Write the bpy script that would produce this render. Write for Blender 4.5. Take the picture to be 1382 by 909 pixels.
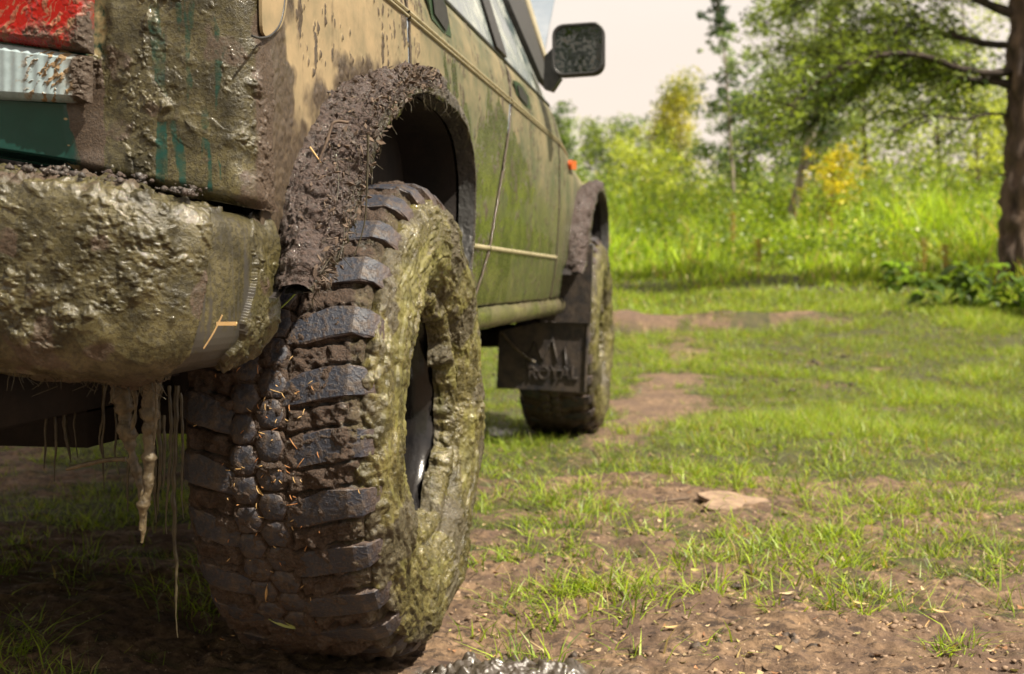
import bpy, math, random
import numpy as np
from mathutils import Vector, Matrix
random.seed(7)
rng = np.random.default_rng(11)
for o in list(bpy.data.objects): bpy.data.objects.remove(o)
S = bpy.context.scene
COL = S.collection

# ------------------------------------------------------------------ camera, sky, sun, exposure
F_PX, EYE = 1655.0, 0.64
YAW = math.radians(9.737); PITCH = math.radians(2.608)
cam_d = bpy.data.cameras.new('camera'); cam = bpy.data.objects.new('camera', cam_d); COL.objects.link(cam)
cam.location = (0, 0, EYE); cam.rotation_euler = (math.pi/2-PITCH, 0, YAW)
cam_d.sensor_width = 36; cam_d.lens = 36*F_PX/1382; cam_d.clip_start = 0.05; cam_d.clip_end = 2000
cam_d.dof.use_dof = True; cam_d.dof.focus_distance = 1.7; cam_d.dof.aperture_fstop = 6.2
S.camera = cam
SUN_EL, SUN_AZ = math.radians(55), math.radians(114)      # azimuth: from the car's forward axis (+Y) towards +X
W = bpy.data.worlds.new('World'); S.world = W; W.use_nodes = True
nt = W.node_tree; nt.nodes.clear()
def N(tree, t, **k):
    n = tree.nodes.new(t)
    for a, b in k.items(): setattr(n, a, b)
    return n
wo = N(nt, 'ShaderNodeOutputWorld'); sky = N(nt, 'ShaderNodeTexSky', sky_type='NISHITA', sun_disc=False)
sky.sun_elevation = SUN_EL; sky.sun_rotation = SUN_AZ; sky.dust_density = 3
b1 = N(nt, 'ShaderNodeBackground'); b1.inputs[1].default_value = 0.1
nt.links.new(sky.outputs[0], b1.inputs[0])
b2 = N(nt, 'ShaderNodeBackground'); b2.inputs[1].default_value = 0.51
tc = N(nt, 'ShaderNodeTexCoord'); nz = N(nt, 'ShaderNodeTexNoise'); nz.inputs['Scale'].default_value = 2.2; nz.inputs['Detail'].default_value = 5
mp = N(nt, 'ShaderNodeMapping'); mp.inputs['Scale'].default_value = (1, 1, 3)
nt.links.new(tc.outputs['Generated'], mp.inputs[0]); nt.links.new(mp.outputs[0], nz.inputs[0])
cr = N(nt, 'ShaderNodeValToRGB'); cr.color_ramp.elements[0].position = .3; cr.color_ramp.elements[1].position = .7
cr.color_ramp.elements[0].color = (1.0, .80, .66, 1); cr.color_ramp.elements[1].color = (1.0, .89, .76, 1)
nt.links.new(nz.outputs[0], cr.inputs[0]); nt.links.new(cr.outputs[0], b2.inputs[0])
ms = N(nt, 'ShaderNodeMixShader'); ms.inputs[0].default_value = .9
nt.links.new(b1.outputs[0], ms.inputs[1]); nt.links.new(b2.outputs[0], ms.inputs[2]); nt.links.new(ms.outputs[0], wo.inputs[0])
sd = bpy.data.lights.new('sun', 'SUN'); sun = bpy.data.objects.new('sun', sd); COL.objects.link(sun)
sd.energy = 4.9; sd.angle = math.radians(.6); sd.color = (1, .90, .74)
dvec = Vector((math.sin(SUN_AZ)*math.cos(SUN_EL), math.cos(SUN_AZ)*math.cos(SUN_EL), math.sin(SUN_EL)))
sun.rotation_euler = dvec.to_track_quat('Z', 'Y').to_euler()
S.view_settings.view_transform = 'Standard'; S.view_settings.look = 'None'
S.view_settings.exposure = 1.08; S.view_settings.gamma = 1
S.render.engine = 'CYCLES'

# ------------------------------------------------------------------ measuring helpers (photo pixel -> point on a real plane of the place)
Rm = np.array(Matrix.Rotation(YAW, 3, 'Z') @ Matrix.Rotation(math.pi/2-PITCH, 3, 'X'))
def ray(px, py): return Rm @ np.array([(px-691)/F_PX, -(py-454.5)/F_PX, -1.0])
EYEP = np.array([0, 0, EYE])
def onax(ax, v, px, py):
    d = ray(px, py); return EYEP + d*((v-EYEP[ax])/d[ax])
def onpl(c, n, px, py):
    d = ray(px, py); n = np.array(n, float); return EYEP + d*(np.dot(np.array(c)-EYEP, n)/np.dot(d, n))
def proj(P):
    q = (np.asarray(P)-EYEP) @ Rm
    return 691+F_PX*q[..., 0]/-q[..., 2], 454.5-F_PX*q[..., 1]/-q[..., 2]

# ------------------------------------------------------------------ noise
_perm = np.random.default_rng(3).permutation(256); _perm = np.concatenate([_perm, _perm, _perm])
_g = np.random.default_rng(4).normal(size=(256, 3)); _g /= np.linalg.norm(_g, axis=1)[:, None]
def perlin(P):
    P = np.asarray(P, float); sh = P.shape[:-1]; P = P.reshape(-1, 3)
    i = np.floor(P).astype(int); f = P-i; i &= 255; w = f*f*f*(f*(f*6-15)+10)
    r = np.zeros(len(P))
    for dx in (0, 1):
        wx = w[:, 0] if dx else 1-w[:, 0]
        for dy in (0, 1):
            wy = w[:, 1] if dy else 1-w[:, 1]
            for dz in (0, 1):
                wz = w[:, 2] if dz else 1-w[:, 2]
                h = _perm[_perm[_perm[(i[:, 0]+dx) & 255]+((i[:, 1]+dy) & 255)]+((i[:, 2]+dz) & 255)]
                g = _g[h]
                r += wx*wy*wz*(g[:, 0]*(f[:, 0]-dx)+g[:, 1]*(f[:, 1]-dy)+g[:, 2]*(f[:, 2]-dz))
    return (r*1.5).reshape(sh)
def fbm(P, o=4, g=.5):
    r = 0; a = 1
    for k in range(o): r = r+a*perlin(P*(2**k)+k*17.3); a *= g
    return r
def ridged(P, o=3):
    r = 0; a = 1
    for k in range(o): r = r+a*(1-np.abs(perlin(P*(2**k)+k*9.1))*2.2); a *= .5
    return r
def pellets(P, cell, prob=.7):
    P = np.asarray(P, float); sh = P.shape[:-1]; Q = P.reshape(-1, 3)/cell; i = np.floor(Q).astype(int); out = np.zeros(len(Q))
    for dx in (-1, 0, 1):
        for dy in (-1, 0, 1):
            for dz in (-1, 0, 1):
                c = i+np.array([dx, dy, dz]); h = _perm[_perm[_perm[c[:, 0] & 255]+(c[:, 1] & 255)]+(c[:, 2] & 255)]
                h2 = _perm[h+71]; h3 = _perm[h2+33]; h4 = _perm[h3+5]; h5 = _perm[h4+91]
                p = c+np.stack([h2, h3, h4], 1)/256.
                r = .25+.55*(h5/256.)**2
                d = np.linalg.norm(Q-p, axis=1)/r
                v = np.where((h/256. < prob) & (d < 1), np.sqrt(np.clip(1-d*d, 0, 1))*r, 0)
                out = np.maximum(out, v)
    return out.reshape(sh)
def warp(P, a=.006, f=55):
    return P+a*np.stack([perlin(P*f+11), perlin(P*f+31), perlin(P*f+57)], -1)+a*.35*np.stack([perlin(P*f*3+1), perlin(P*f*3+3), perlin(P*f*3+5)], -1)
def mudh(P, big=1., pel=1., stre=1.):
    Wp = warp(P); Q = Wp@np.array([[.82, .2, .35], [0, 1, 0], [-.5, .1, .75]])
    pn = fbm(P*7+8, 4); patch = sst(-.02, .3, pn); film = 1-patch
    terr = sst(.05, .11, fbm(Wp*[30, 30, 22]+2, 3)); rn = fbm(Q*[9, 20, 46]+4, 3); ridge = sst(.14, .26, rn)*sst(.75, .30, rn)*sst(-.1, .3, fbm(P*6+21, 2)); lf = fbm(P*9, 2)
    Qf = warp(P, .0045, 120)@np.array([[.80, 0, .5], [0, 1, 0], [-.42, 0, .62]])
    fl1 = pellets(Qf*[1, 1, 1]+.37, .0125, .5)*sst(-.02, .25, pn); fl2 = pellets(Qf*[1.1, 1, 1]+1.1, .0062, .5)*sst(-.05, .2, fbm(P*15+2, 2)+.4*patch-.05); fl3 = pellets(Wp+3.3, .022, .4)*sst(.1, .35, pn)
    clot = sst(.22, .34, fbm(Wp*15+5, 3))*patch
    return big*(.0030*lf+.0022*terr*patch)+pel*(.0075*fl1+.0042*fl2+.006*fl3+.004*clot*(1+.6*fbm(Wp*90, 2)))+stre*.0016*ridge*film+.0006*patch*fbm(P*210, 2)
def sst(a, b, x):
    t = np.clip((np.asarray(x, float)-a)/(b-a), 0, 1); return t*t*(3-2*t)
def inpoly(u, v, poly):
    r = np.zeros(np.shape(u), bool); n = len(poly)
    for k in range(n):
        x1, y1 = poly[k]; x2, y2 = poly[(k+1) % n]
        if y1 == y2: continue
        c = ((y1 > v) != (y2 > v)) & (u < (x2-x1)*(v-y1)/(y2-y1)+x1); r ^= c
    return r

# ------------------------------------------------------------------ object helpers
def tagd(o, label=None, cat=None, group=None, kind=None):
    for k, v in (('label', label), ('category', cat), ('group', group), ('kind', kind)):
        if v: o[k] = v
    return o
def empty(name, loc, label=None, cat=None, group=None, parent=None):
    o = bpy.data.objects.new(name, None); COL.objects.link(o); o.location = loc; o.empty_display_size = .1
    if parent: o.parent = parent
    return tagd(o, label, cat, group)
def mk(name, V, faces, mat, parent=None, smooth=True, cols=None, loc=None):
    """faces: list of index arrays (n,k)."""
    me = bpy.data.meshes.new(name); V = np.asarray(V, np.float32)
    fs = [np.asarray(f, np.int32) for f in (faces if isinstance(faces, list) else [faces]) if len(f)]
    loops = np.concatenate([f.ravel() for f in fs]); tot = np.concatenate([np.full(len(f), f.shape[1], np.int32) for f in fs])
    st = np.concatenate([[0], np.cumsum(tot)[:-1]]).astype(np.int32)
    me.vertices.add(len(V)); me.vertices.foreach_set('co', V.ravel())
    me.loops.add(len(loops)); me.loops.foreach_set('vertex_index', loops)
    me.polygons.add(len(tot)); me.polygons.foreach_set('loop_start', st); me.polygons.foreach_set('loop_total', tot)
    me.update(calc_edges=True)
    if smooth: me.polygons.foreach_set('use_smooth', np.ones(len(tot), bool))
    if cols is not None:
        c = np.asarray(cols, np.float32).reshape(len(V), -1)
        if c.shape[1] == 3: c = np.concatenate([c, np.ones((len(V), 1), np.float32)], 1)
        a = me.color_attributes.new('mk', 'FLOAT_COLOR', 'POINT'); a.data.foreach_set('color', c.ravel())
    me.materials.append(mat)
    o = bpy.data.objects.new(name, me); COL.objects.link(o)
    if parent: o.parent = parent
    if loc is not None: o.location = loc
    return o
def gridf(nu, nv, wrapu=False):
    u = np.arange(nu if wrapu else nu-1); v = np.arange(nv-1)
    a, b = np.meshgrid(u, v, indexing='ij'); a2 = (a+1) % nu
    return np.stack([a*nv+b, a2*nv+b, a2*nv+b+1, a*nv+b+1], -1).reshape(-1, 4)
def gnormal(P, wrap=False):
    if wrap:
        du = np.roll(P, -1, 0)-np.roll(P, 1, 0)
    else: du = np.gradient(P, axis=0)
    dv = np.gradient(P, axis=1); n = np.cross(du, dv); return n/(np.linalg.norm(n, axis=-1, keepdims=True)+1e-12)
def resample(pts, n, smooth=0):
    pts = np.asarray(pts, float)
    if smooth:
        for _ in range(smooth):
            q = [pts[0]]
            for a, b in zip(pts[:-1], pts[1:]): q += [a*.75+b*.25, a*.25+b*.75]
            q.append(pts[-1]); pts = np.array(q)
    d = np.concatenate([[0], np.cumsum(np.linalg.norm(np.diff(pts, axis=0), axis=1))]); t = np.linspace(0, d[-1], n)
    return np.stack([np.interp(t, d, pts[:, k]) for k in range(pts.shape[1])], 1)
class MB:
    def __init__(s): s.V = []; s.F = {}; s.n = 0; s.C = []
    def add(s, V, F, col=None):
        V = np.asarray(V, float).reshape(-1, 3); F = np.asarray(F)
        s.V.append(V); s.F.setdefault(F.shape[1], []).append(F+s.n); s.n += len(V)
        if col is not None: s.C.append(np.broadcast_to(np.asarray(col, float), (len(V), 3)))
        return s
    def box(s, a, b):
        a = np.minimum(a, b)+0.; b2 = np.maximum(a, b)
        x0, y0, z0 = a; x1, y1, z1 = b2
        V = [(x0, y0, z0), (x1, y0, z0), (x1, y1, z0), (x0, y1, z0), (x0, y0, z1), (x1, y0, z1), (x1, y1, z1), (x0, y1, z1)]
        return s.add(V, [(0, 3, 2, 1), (4, 5, 6, 7), (0, 1, 5, 4), (1, 2, 6, 5), (2, 3, 7, 6), (3, 0, 4, 7)])
    def tube(s, pts, rad, n=8, lump=0, cap=True):
        pts = np.asarray(pts, float); m = len(pts); rad = np.broadcast_to(rad, m)*1.0
        t = np.gradient(pts, axis=0); t /= np.linalg.norm(t, axis=1)[:, None]+1e-9
        ref = np.array([0, 0, 1.]) if abs(t[:, 2]).mean() < .8 else np.array([1., 0, 0])
        u = np.cross(t, ref); u /= np.linalg.norm(u, axis=1)[:, None]+1e-9; v = np.cross(t, u)
        a = np.linspace(0, 2*math.pi, n, endpoint=False)
        P = pts[:, None]+rad[:, None, None]*(np.cos(a)[None, :, None]*u[:, None]+np.sin(a)[None, :, None]*v[:, None])
        if lump:
            P = P+(P-pts[:, None])*(lump*perlin(P*[60, 60, 60]))[..., None]
        V = P.reshape(-1, 3); i, j = np.meshgrid(np.arange(m-1), np.arange(n), indexing='ij'); j2 = (j+1) % n
        s.add(V, np.stack([i*n+j, i*n+j2, (i+1)*n+j2, (i+1)*n+j], -1).reshape(-1, 4))
        if cap:
            for k, e in ((0, 0), (m-1, 1)):
                c = np.concatenate([pts[k:k+1], P[k]]); f = [(0, 1+q, 1+(q+1) % n) for q in range(n)]
                s.add(c, f if e else [x[::-1] for x in f])
        return s
    def prism(s, poly, vec):
        poly = np.asarray(poly, float); n = len(poly); V = np.concatenate([poly, poly+np.asarray(vec)])
        s.add(V, [(k, (k+1) % n, n+(k+1) % n, n+k) for k in range(n)])
        c = poly.mean(0)
        s.add(np.concatenate([[c], poly]), [(0, 1+(k+1) % n, 1+k) for k in range(n)])
        return s.add(np.concatenate([[c+np.asarray(vec)], poly+np.asarray(vec)]), [(0, 1+k, 1+(k+1) % n) for k in range(n)])
    def build(s, name, mat, parent=None, smooth=True, loc=None):
        return mk(name, np.concatenate(s.V), [np.concatenate(f) for f in s.F.values()], mat, parent, smooth,
                  np.concatenate(s.C) if s.C else None, loc)
def revolve(name, prof, n, mat, parent=None, disp=None):
    prof = np.asarray(prof, float); a = np.linspace(0, 2*math.pi, n, endpoint=False)
    P = np.stack([np.broadcast_to(prof[:, 0], (n, len(prof))), np.cos(a)[:, None]*prof[:, 1], np.sin(a)[:, None]*prof[:, 1]], -1)
    return mk(name, P.reshape(-1, 3), gridf(n, len(prof), True), mat, parent)

# ------------------------------------------------------------------ materials
def base_mat(name):
    m = bpy.data.materials.new(name); m.use_nodes = True; t = m.node_tree; t.nodes.clear()
    out = N(t, 'ShaderNodeOutputMaterial'); p = N(t, 'ShaderNodeBsdfPrincipled'); t.links.new(p.outputs[0], out.inputs[0])
    return m, t, p, out
def noise_n(t, scale, detail=6, rough=.6, coord=None, sc=None):
    n = N(t, 'ShaderNodeTexNoise'); n.inputs['Scale'].default_value = scale; n.inputs['Detail'].default_value = detail; n.inputs['Roughness'].default_value = rough
    if coord is None: coord = N(t, 'ShaderNodeTexCoord').outputs['Object']
    if sc:
        mpn = N(t, 'ShaderNodeMapping'); mpn.inputs['Scale'].default_value = sc; t.links.new(coord, mpn.inputs[0]); coord = mpn.outputs[0]
    t.links.new(coord, n.inputs[0]); return n.outputs[0]
def rampn(t, fac, stops):
    r = N(t, 'ShaderNodeValToRGB'); e = r.color_ramp.elements
    while len(e) < len(stops): e.new(.5)
    for x, (p, c) in zip(e, stops):
        x.position = p; x.color = (*c, 1) if isinstance(c, tuple) else (c, c, c, 1)
    t.links.new(fac, r.inputs[0]); return r.outputs[0]
def mixc(t, f, a, b):
    m = N(t, 'ShaderNodeMix', data_type='RGBA')
    for s, v in ((0, f), (6, a), (7, b)):
        if hasattr(v, 'links') or isinstance(v, bpy.types.NodeSocket): t.links.new(v, m.inputs[s])
        else: m.inputs[s].default_value = v if s == 0 else (*v, 1)
    return m.outputs[2]
def mth(t, op, a, b=None, clamp=False):
    m = N(t, 'ShaderNodeMath', operation=op, use_clamp=clamp)
    for s, v in ((0, a), (1, b)):
        if v is None: continue
        if isinstance(v, bpy.types.NodeSocket): t.links.new(v, m.inputs[s])
        else: m.inputs[s].default_value = v
    return m.outputs[0]
def bumpn(t, h, strength, dist, nrm=None):
    b = N(t, 'ShaderNodeBump'); b.inputs['Strength'].default_value = strength; b.inputs['Distance'].default_value = dist
    t.links.new(h, b.inputs['Height'])
    if nrm: t.links.new(nrm, b.inputs['Normal'])
    return b.outputs[0]
def simple(name, c1, c2=None, rough=.6, scale=30, bump=.0, bscale=200, metal=0, spec=.5, sc=None):
    m, t, p, o = base_mat(name)
    c = mixc(t, rampn(t, noise_n(t, scale, sc=sc), [(.35, 0.), (.65, 1.)]), c1, c2 or c1); t.links.new(c, p.inputs['Base Color'])
    p.inputs['Roughness'].default_value = rough; p.inputs['Metallic'].default_value = metal; p.inputs['Specular IOR Level'].default_value = spec
    if bump: t.links.new(bumpn(t, noise_n(t, bscale, 5, .65, sc=sc), bump, .003), p.inputs['Normal'])
    return m
OLIVE1, OLIVE2 = (.026, .022, .008), (.088, .074, .026)
DRY1, DRY2 = (.36, .25, .11), (.52, .38, .19)
SOIL1, SOIL2 = (.028, .018, .011), (.085, .055, .033)
def muddy(name, base, brough, olive=(OLIVE1, OLIVE2), dry=(DRY1, DRY2), soil=(SOIL1, SOIL2), bump=.5, wetr=(.25, .65), edge=.18, nsc=60, base_bump=.05, coat=1., soilcoat=.45):
    """surface with mud over it: attribute mk = (wet mud, dry dust, dark soil)"""
    m, t, p, o = base_mat(name)
    at = N(t, 'ShaderNodeAttribute', attribute_name='mk'); sp = N(t, 'ShaderNodeSeparateColor'); t.links.new(at.outputs['Color'], sp.inputs[0])
    n1 = noise_n(t, nsc, 7, .65); n2 = noise_n(t, nsc*.35, 5, .6); n3 = noise_n(t, nsc*4, 5, .7)
    def mask(ch):
        s = mth(t, 'ADD', sp.outputs[ch], mth(t, 'MULTIPLY', mth(t, 'SUBTRACT', n1, .5), .9))
        mr = N(t, 'ShaderNodeMapRange'); mr.inputs[1].default_value = .5-edge; mr.inputs[2].default_value = .5+edge; t.links.new(s, mr.inputs[0]); return mr.outputs[0]
    mw, md, mz = mask(0), mask(1), mask(2)
    fl = rampn(t, noise_n(t, nsc*2.3, 3, .55), [(.5, 0.), (.56, 1.)]); fl2 = rampn(t, noise_n(t, nsc*6, 2, .5), [(.55, 0.), (.6, 1.)])
    cb = mixc(t, n2, tuple(x*.7 for x in base), tuple(min(1, x*1.3) for x in base))
    cd = mixc(t, rampn(t, n2, [(.35, 0.), (.65, 1.)]), *dry); cw = mixc(t, rampn(t, n2, [(.35, 0.), (.68, 1.)]), *olive); cw = mixc(t, mth(t, 'MULTIPLY', fl, .5), cw, tuple(x*.35 for x in olive[0])); cz = mixc(t, rampn(t, n3, [(.35, 0.), (.7, 1.)]), *soil)
    c = mixc(t, md, cb, cd); c = mixc(t, mw, c, cw); c = mixc(t, mz, c, cz); t.links.new(c, p.inputs['Base Color'])
    wr = rampn(t, n3, [(.35, wetr[0]), (.7, wetr[1])])
    def mixf(f, a, b):
        mm = N(t, 'ShaderNodeMix', data_type='FLOAT')
        for s, v in ((0, f), (2, a), (3, b)):
            if isinstance(v, bpy.types.NodeSocket): t.links.new(v, mm.inputs[s])
            else: mm.inputs[s].default_value = v
        return mm.outputs[0]
    r = mixf(md, brough, .9); r = mixf(mw, r, wr); r = mixf(mz, r, mixf(n1, .35, .95)); t.links.new(r, p.inputs['Roughness'])
    h = mth(t, 'ADD', mth(t, 'ADD', mth(t, 'MULTIPLY', n1, .8), mth(t, 'MULTIPLY', n3, .45)), mth(t, 'ADD', mth(t, 'MULTIPLY', fl, .16), mth(t, 'MULTIPLY', fl2, .10)))
    amt = mth(t, 'MAXIMUM', mth(t, 'MAXIMUM', mw, mz), mth(t, 'MULTIPLY', md, .35)); amt = mth(t, 'MAXIMUM', amt, base_bump)
    b = N(t, 'ShaderNodeBump'); b.inputs['Distance'].default_value = .006; t.links.new(h, b.inputs['Height'])
    coatn = rampn(t, n2, [(.44, .12), (.6, 1.)])
    t.links.new(mth(t, 'MULTIPLY', coatn, mth(t, 'MULTIPLY', mth(t, 'MAXIMUM', mw, mth(t, 'MULTIPLY', mz, soilcoat)), coat)), p.inputs['Coat Weight']); p.inputs['Coat Roughness'].default_value = .06; p.inputs['Coat IOR'].default_value = 1.6; t.links.new(b.outputs[0], p.inputs['Coat Normal'])
    t.links.new(mth(t, 'MULTIPLY', amt, bump), b.inputs['Strength']); t.links.new(b.outputs[0], p.inputs['Normal'])
    return m
M = {}
M['rear'] = muddy('mud_on_green_paint', (.01, .05, .042), .12, bump=.32, nsc=75, coat=.75)
M['bumper'] = muddy('mud_on_dark_plastic', (.045, .042, .036), .33, bump=.32, nsc=75, coat=.75)
M['side'] = muddy('dust_and_film_on_green_paint', (.03, .06, .03), .3, olive=((.035, .045, .012), (.085, .095, .022)), dry=((.20, .16, .09), (.30, .225, .125)), soil=((.03, .02, .012), (.08, .055, .03)), bump=.12, wetr=(.2, .38), nsc=38, edge=.42, coat=1.)
M['flare'] = muddy('soil_on_plastic_flare', (.03, .03, .03), .5, soil=((.016, .009, .008), (.075, .045, .034)), olive=((.022, .018, .012), (.085, .066, .036)), dry=((.14, .10, .06), (.26, .19, .12)), bump=1., nsc=42, soilcoat=1.)
M['tread'] = muddy('soil_in_tread', (.02, .02, .022), .7, soil=((.022, .013, .009), (.10, .06, .037)), olive=((.045, .034, .015), (.13, .10, .045)), bump=.9, nsc=90)
M['sidewall'] = muddy('thick_wet_mud', (.02, .02, .02), .7, olive=((.045, .038, .014), (.155, .132, .040)), dry=((.07, .066, .016), (.16, .152, .028)), soil=((.028, .023, .011), (.085, .068, .03)), bump=.5, wetr=(.18, .5), nsc=55, coat=1.)
M['rubber'] = None
m, t, p, o = base_mat('worn_tyre_rubber'); M['rubber'] = m
geo = N(t, 'ShaderNodeObjectInfo'); n = noise_n(t, 45, 6, .7); n2 = noise_n(t, 260, 4, .7)
at = N(t, 'ShaderNodeAttribute', attribute_name='mk')
c = mixc(t, rampn(t, n, [(.5, 0.), (.68, 1.)]), (.024, .028, .042), (.085, .065, .05)); c = mixc(t, rampn(t, n2, [(.58, 0.), (.7, .6)]), c, (.13, .12, .115))
spx = N(t, 'ShaderNodeSeparateColor'); t.links.new(at.outputs['Color'], spx.inputs[0])
ed = mth(t, 'MULTIPLY', spx.outputs[2], rampn(t, n, [(.3, .3), (.6, 1.)])); c = mixc(t, ed, c, (.12, .072, .042)); t.links.new(c, p.inputs['Base Color'])
p.inputs['Roughness'].default_value = .5; n5 = noise_n(t, 130, 5, .6); brk = rampn(t, n5, [(.53, 0.), (.57, 1.)]); c = mixc(t, mth(t, 'MULTIPLY', brk, .45), c, (.07, .045, .03)); t.links.new(c, p.inputs['Base Color']); t.links.new(bumpn(t, mth(t, 'ADD', mth(t, 'ADD', n, mth(t, 'MULTIPLY', n5, .8)), mth(t, 'MULTIPLY', brk, .15)), .7, .0035), p.inputs['Normal'])
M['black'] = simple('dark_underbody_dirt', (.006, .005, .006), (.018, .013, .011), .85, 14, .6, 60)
M['plastic'] = simple('black_mirror_plastic', (.012, .012, .014), (.03, .03, .03), .45, 60, .1)
M['rim'] = simple('black_wheel_steel', (.006, .006, .007), (.015, .013, .012), .18, 20, .25, 40)
M['chrome'] = simple('moulding_pale_metal', (.26, .23, .14), (.40, .35, .23), .35, 30, .1)
M['red'] = muddy('red_lamp_lens', (.30, .006, .004), .1, bump=.5, nsc=260, edge=.3, dry=((.14, .09, .045), (.28, .19, .10)))
M['clear'] = muddy('clear_lamp_lens', (.30, .38, .41), .1, bump=.4, nsc=260, edge=.3, dry=((.14, .09, .045), (.28, .19, .10)))
M['amber'] = simple('amber_lens', (.6, .12, .02), (.5, .08, .02), .3)
M['flapm'] = simple('wet_black_rubber', (.018, .018, .022), (.07, .055, .045), .38, 22, .7, 60)
M['root'] = simple('mud_coated_root', (.045, .034, .02), (.13, .10, .055), .3, 90, .8, 220)
M['strand'] = simple('dark_wet_strand', (.02, .016, .01), (.06, .05, .025), .4, 60)
M['straw'] = simple('dry_straw', (.45, .28, .1), (.62, .42, .2), .8, 40)
M['redstraw'] = simple('reddish_plant_fibre', (.28, .1, .03), (.5, .26, .1), .8, 60)
M['greenblade'] = simple('fresh_grass_blade', (.14, .22, .03), (.25, .34, .06), .5, 40)
M['twig'] = simple('weathered_twig', (.06, .04, .03), (.14, .1, .07), .9, 50, .4)
M['stone'] = simple('dry_pale_earth', (.15, .10, .068), (.30, .21, .14), .9, 30, .5, 90)
M['clod'] = simple('dark_wet_clod', (.025, .018, .014), (.08, .055, .038), .65, 60, .8, 90)
# glass
m, t, p, o = base_mat('window_glass'); M['glass'] = m
n = noise_n(t, 9, 6, .7); t.links.new(mixc(t, rampn(t, n, [(.45, 0.), (.7, 1.)]), (.10, .14, .15), (.42, .44, .4)), p.inputs['Base Color'])
t.links.new(rampn(t, n, [(.4, .06), (.7, .45)]), p.inputs['Roughness']); p.inputs['Specular IOR Level'].default_value = 1; p.inputs['IOR'].default_value = 2.0
m, t, p, o = base_mat('dirty_mirror_glass'); M['mirror'] = m
n = noise_n(t, 90, 3, .55); t.links.new(mixc(t, rampn(t, n, [(.56, 0.), (.66, 1.)]), (.07, .078, .08), (.035, .03, .022)), p.inputs['Base Color'])
t.links.new(rampn(t, n, [(.52, 1.), (.6, 0.)]), p.inputs['Metallic']); t.links.new(rampn(t, n, [(.45, .04), (.6, .7)]), p.inputs['Roughness'])
M['bonnet'] = simple('paint_with_sky_reflection_colour', (.16, .20, .25), (.24, .27, .31), .5, 6, .05)  # the pale blue of the reflected sky is put into the base colour
def leafmat(name, rough=.45, trans=.45, tint=(1.15, 1.2, .55)):
    m, t, p, o = base_mat(name); at = N(t, 'ShaderNodeAttribute', attribute_name='mk')
    t.links.new(at.outputs['Color'], p.inputs['Base Color']); p.inputs['Roughness'].default_value = rough
    tr = N(t, 'ShaderNodeBsdfTranslucent'); t.links.new(mixc(t, 0., (0, 0, 0), (0, 0, 0)), tr.inputs[0])
    mx = N(t, 'ShaderNodeMix', data_type='RGBA', blend_type='MULTIPLY'); mx.inputs[0].default_value = 1; t.links.new(at.outputs['Color'], mx.inputs[6]); mx.inputs[7].default_value = (*tint, 1)
    t.links.new(mx.outputs[2], tr.inputs[0]); ms = N(t, 'ShaderNodeMixShader'); ms.inputs[0].default_value = trans
    t.links.new(p.outputs[0], ms.inputs[1]); t.links.new(tr.outputs[0], ms.inputs[2]); t.links.new(ms.outputs[0], o.inputs[0]); return m
M['grass'] = leafmat('grass_blades', .45, .4, (1.5, 1.4, .6)); M['leaf'] = leafmat('tree_leaves', .38, .5, (2.0, 1.9, .7)); M['litter'] = leafmat('fallen_litter', .8, .15, (1, 1, 1))
def bark(name, a, b): return simple(name, a, b, .9, 9, 1.0, 26, sc=(1, 1, .25))
M['bark'] = bark('furrowed_brown_bark', (.035, .024, .018), (.15, .10, .07)); M['darkbark'] = bark('dark_branch_bark', (.015, .011, .009), (.055, .04, .03)); M['palebark'] = bark('pale_grey_bark', (.12, .10, .08), (.3, .26, .2))

# ------------------------------------------------------------------ ground
def terrain(x, y):
    x = np.asarray(x, float); y = np.asarray(y, float)
    d = np.clip(y-6.0, 0, None); z = .104*(np.sqrt(d*d+1)-1)*1.0
    z = np.where(y > 22, .104*(np.sqrt((22-6.)**2+1)-1)+.03*(np.sqrt((np.clip(y, 22, None)-22)**2+9)-3), z)
    z = z*sst(200, 60, np.abs(x))+0
    # ruts and earth ridges
    z += .12*np.exp(-((y-9.6-.25*(x+.9))/.35)**2)*sst(1.9, .6, np.abs(x+.05))*(y > 5)*(.6+perlin(np.stack([x*2, y*2, x*0], -1)))
    P = np.stack([x, y, x*0+.3], -1)
    near = sst(14, 5, np.hypot(x, y-2))
    z += .035*perlin(P*.55)+.012*perlin(P*2.1+4)*near+near*.010*fbm(P*7, 3)
    z -= .035*sst(.62, .25, np.hypot((x+.63), (y-2.08)*.8))
    return z
def bare(x, y):
    P = np.stack([x, y, x*0+.9], -1)
    n = fbm(P*[.9, 1.5, 1], 4); n2 = fbm(P*[2.6, 5.5, 1]+8, 3)
    b = .98-.40*np.clip(y-2.2, 0, 3.3)+.0*x
    b = np.where(x < -1, b*.8+.05, b)
    b = np.maximum(b, .9*np.exp(-((x+.36-.05*(y-6))/.22)**2)*sst(10.5, 7.5, y)*sst(3.8, 5, y))
    b = np.maximum(b, 1.05*np.exp(-((y-9.6-.25*(x+.9))/.33)**2)*sst(1.5, .5, np.abs(x+.2))*(.75+.5*perlin(P*[2.2, 2, 1])))
    b = np.maximum(b, .75*np.exp(-((x-.25)/.9)**2-((y-3.6)/.45)**2))
    b = np.where(x > .9, b-.28*sst(.9, 1.5, x)*sst(2.1, 2.8, y), b)
    n3 = fbm(P*[9, 15, 1]+3, 3); v = b+.55*n+.5*n2+.40*n3-.0
    return np.clip(sst(.32, .68, v), 0, 1)
def axis(segs):
    out = []
    for a, b, n in segs: out.append(np.linspace(a, b, n, endpoint=False))
    out.append([segs[-1][1]]); return np.concatenate(out)
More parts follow.
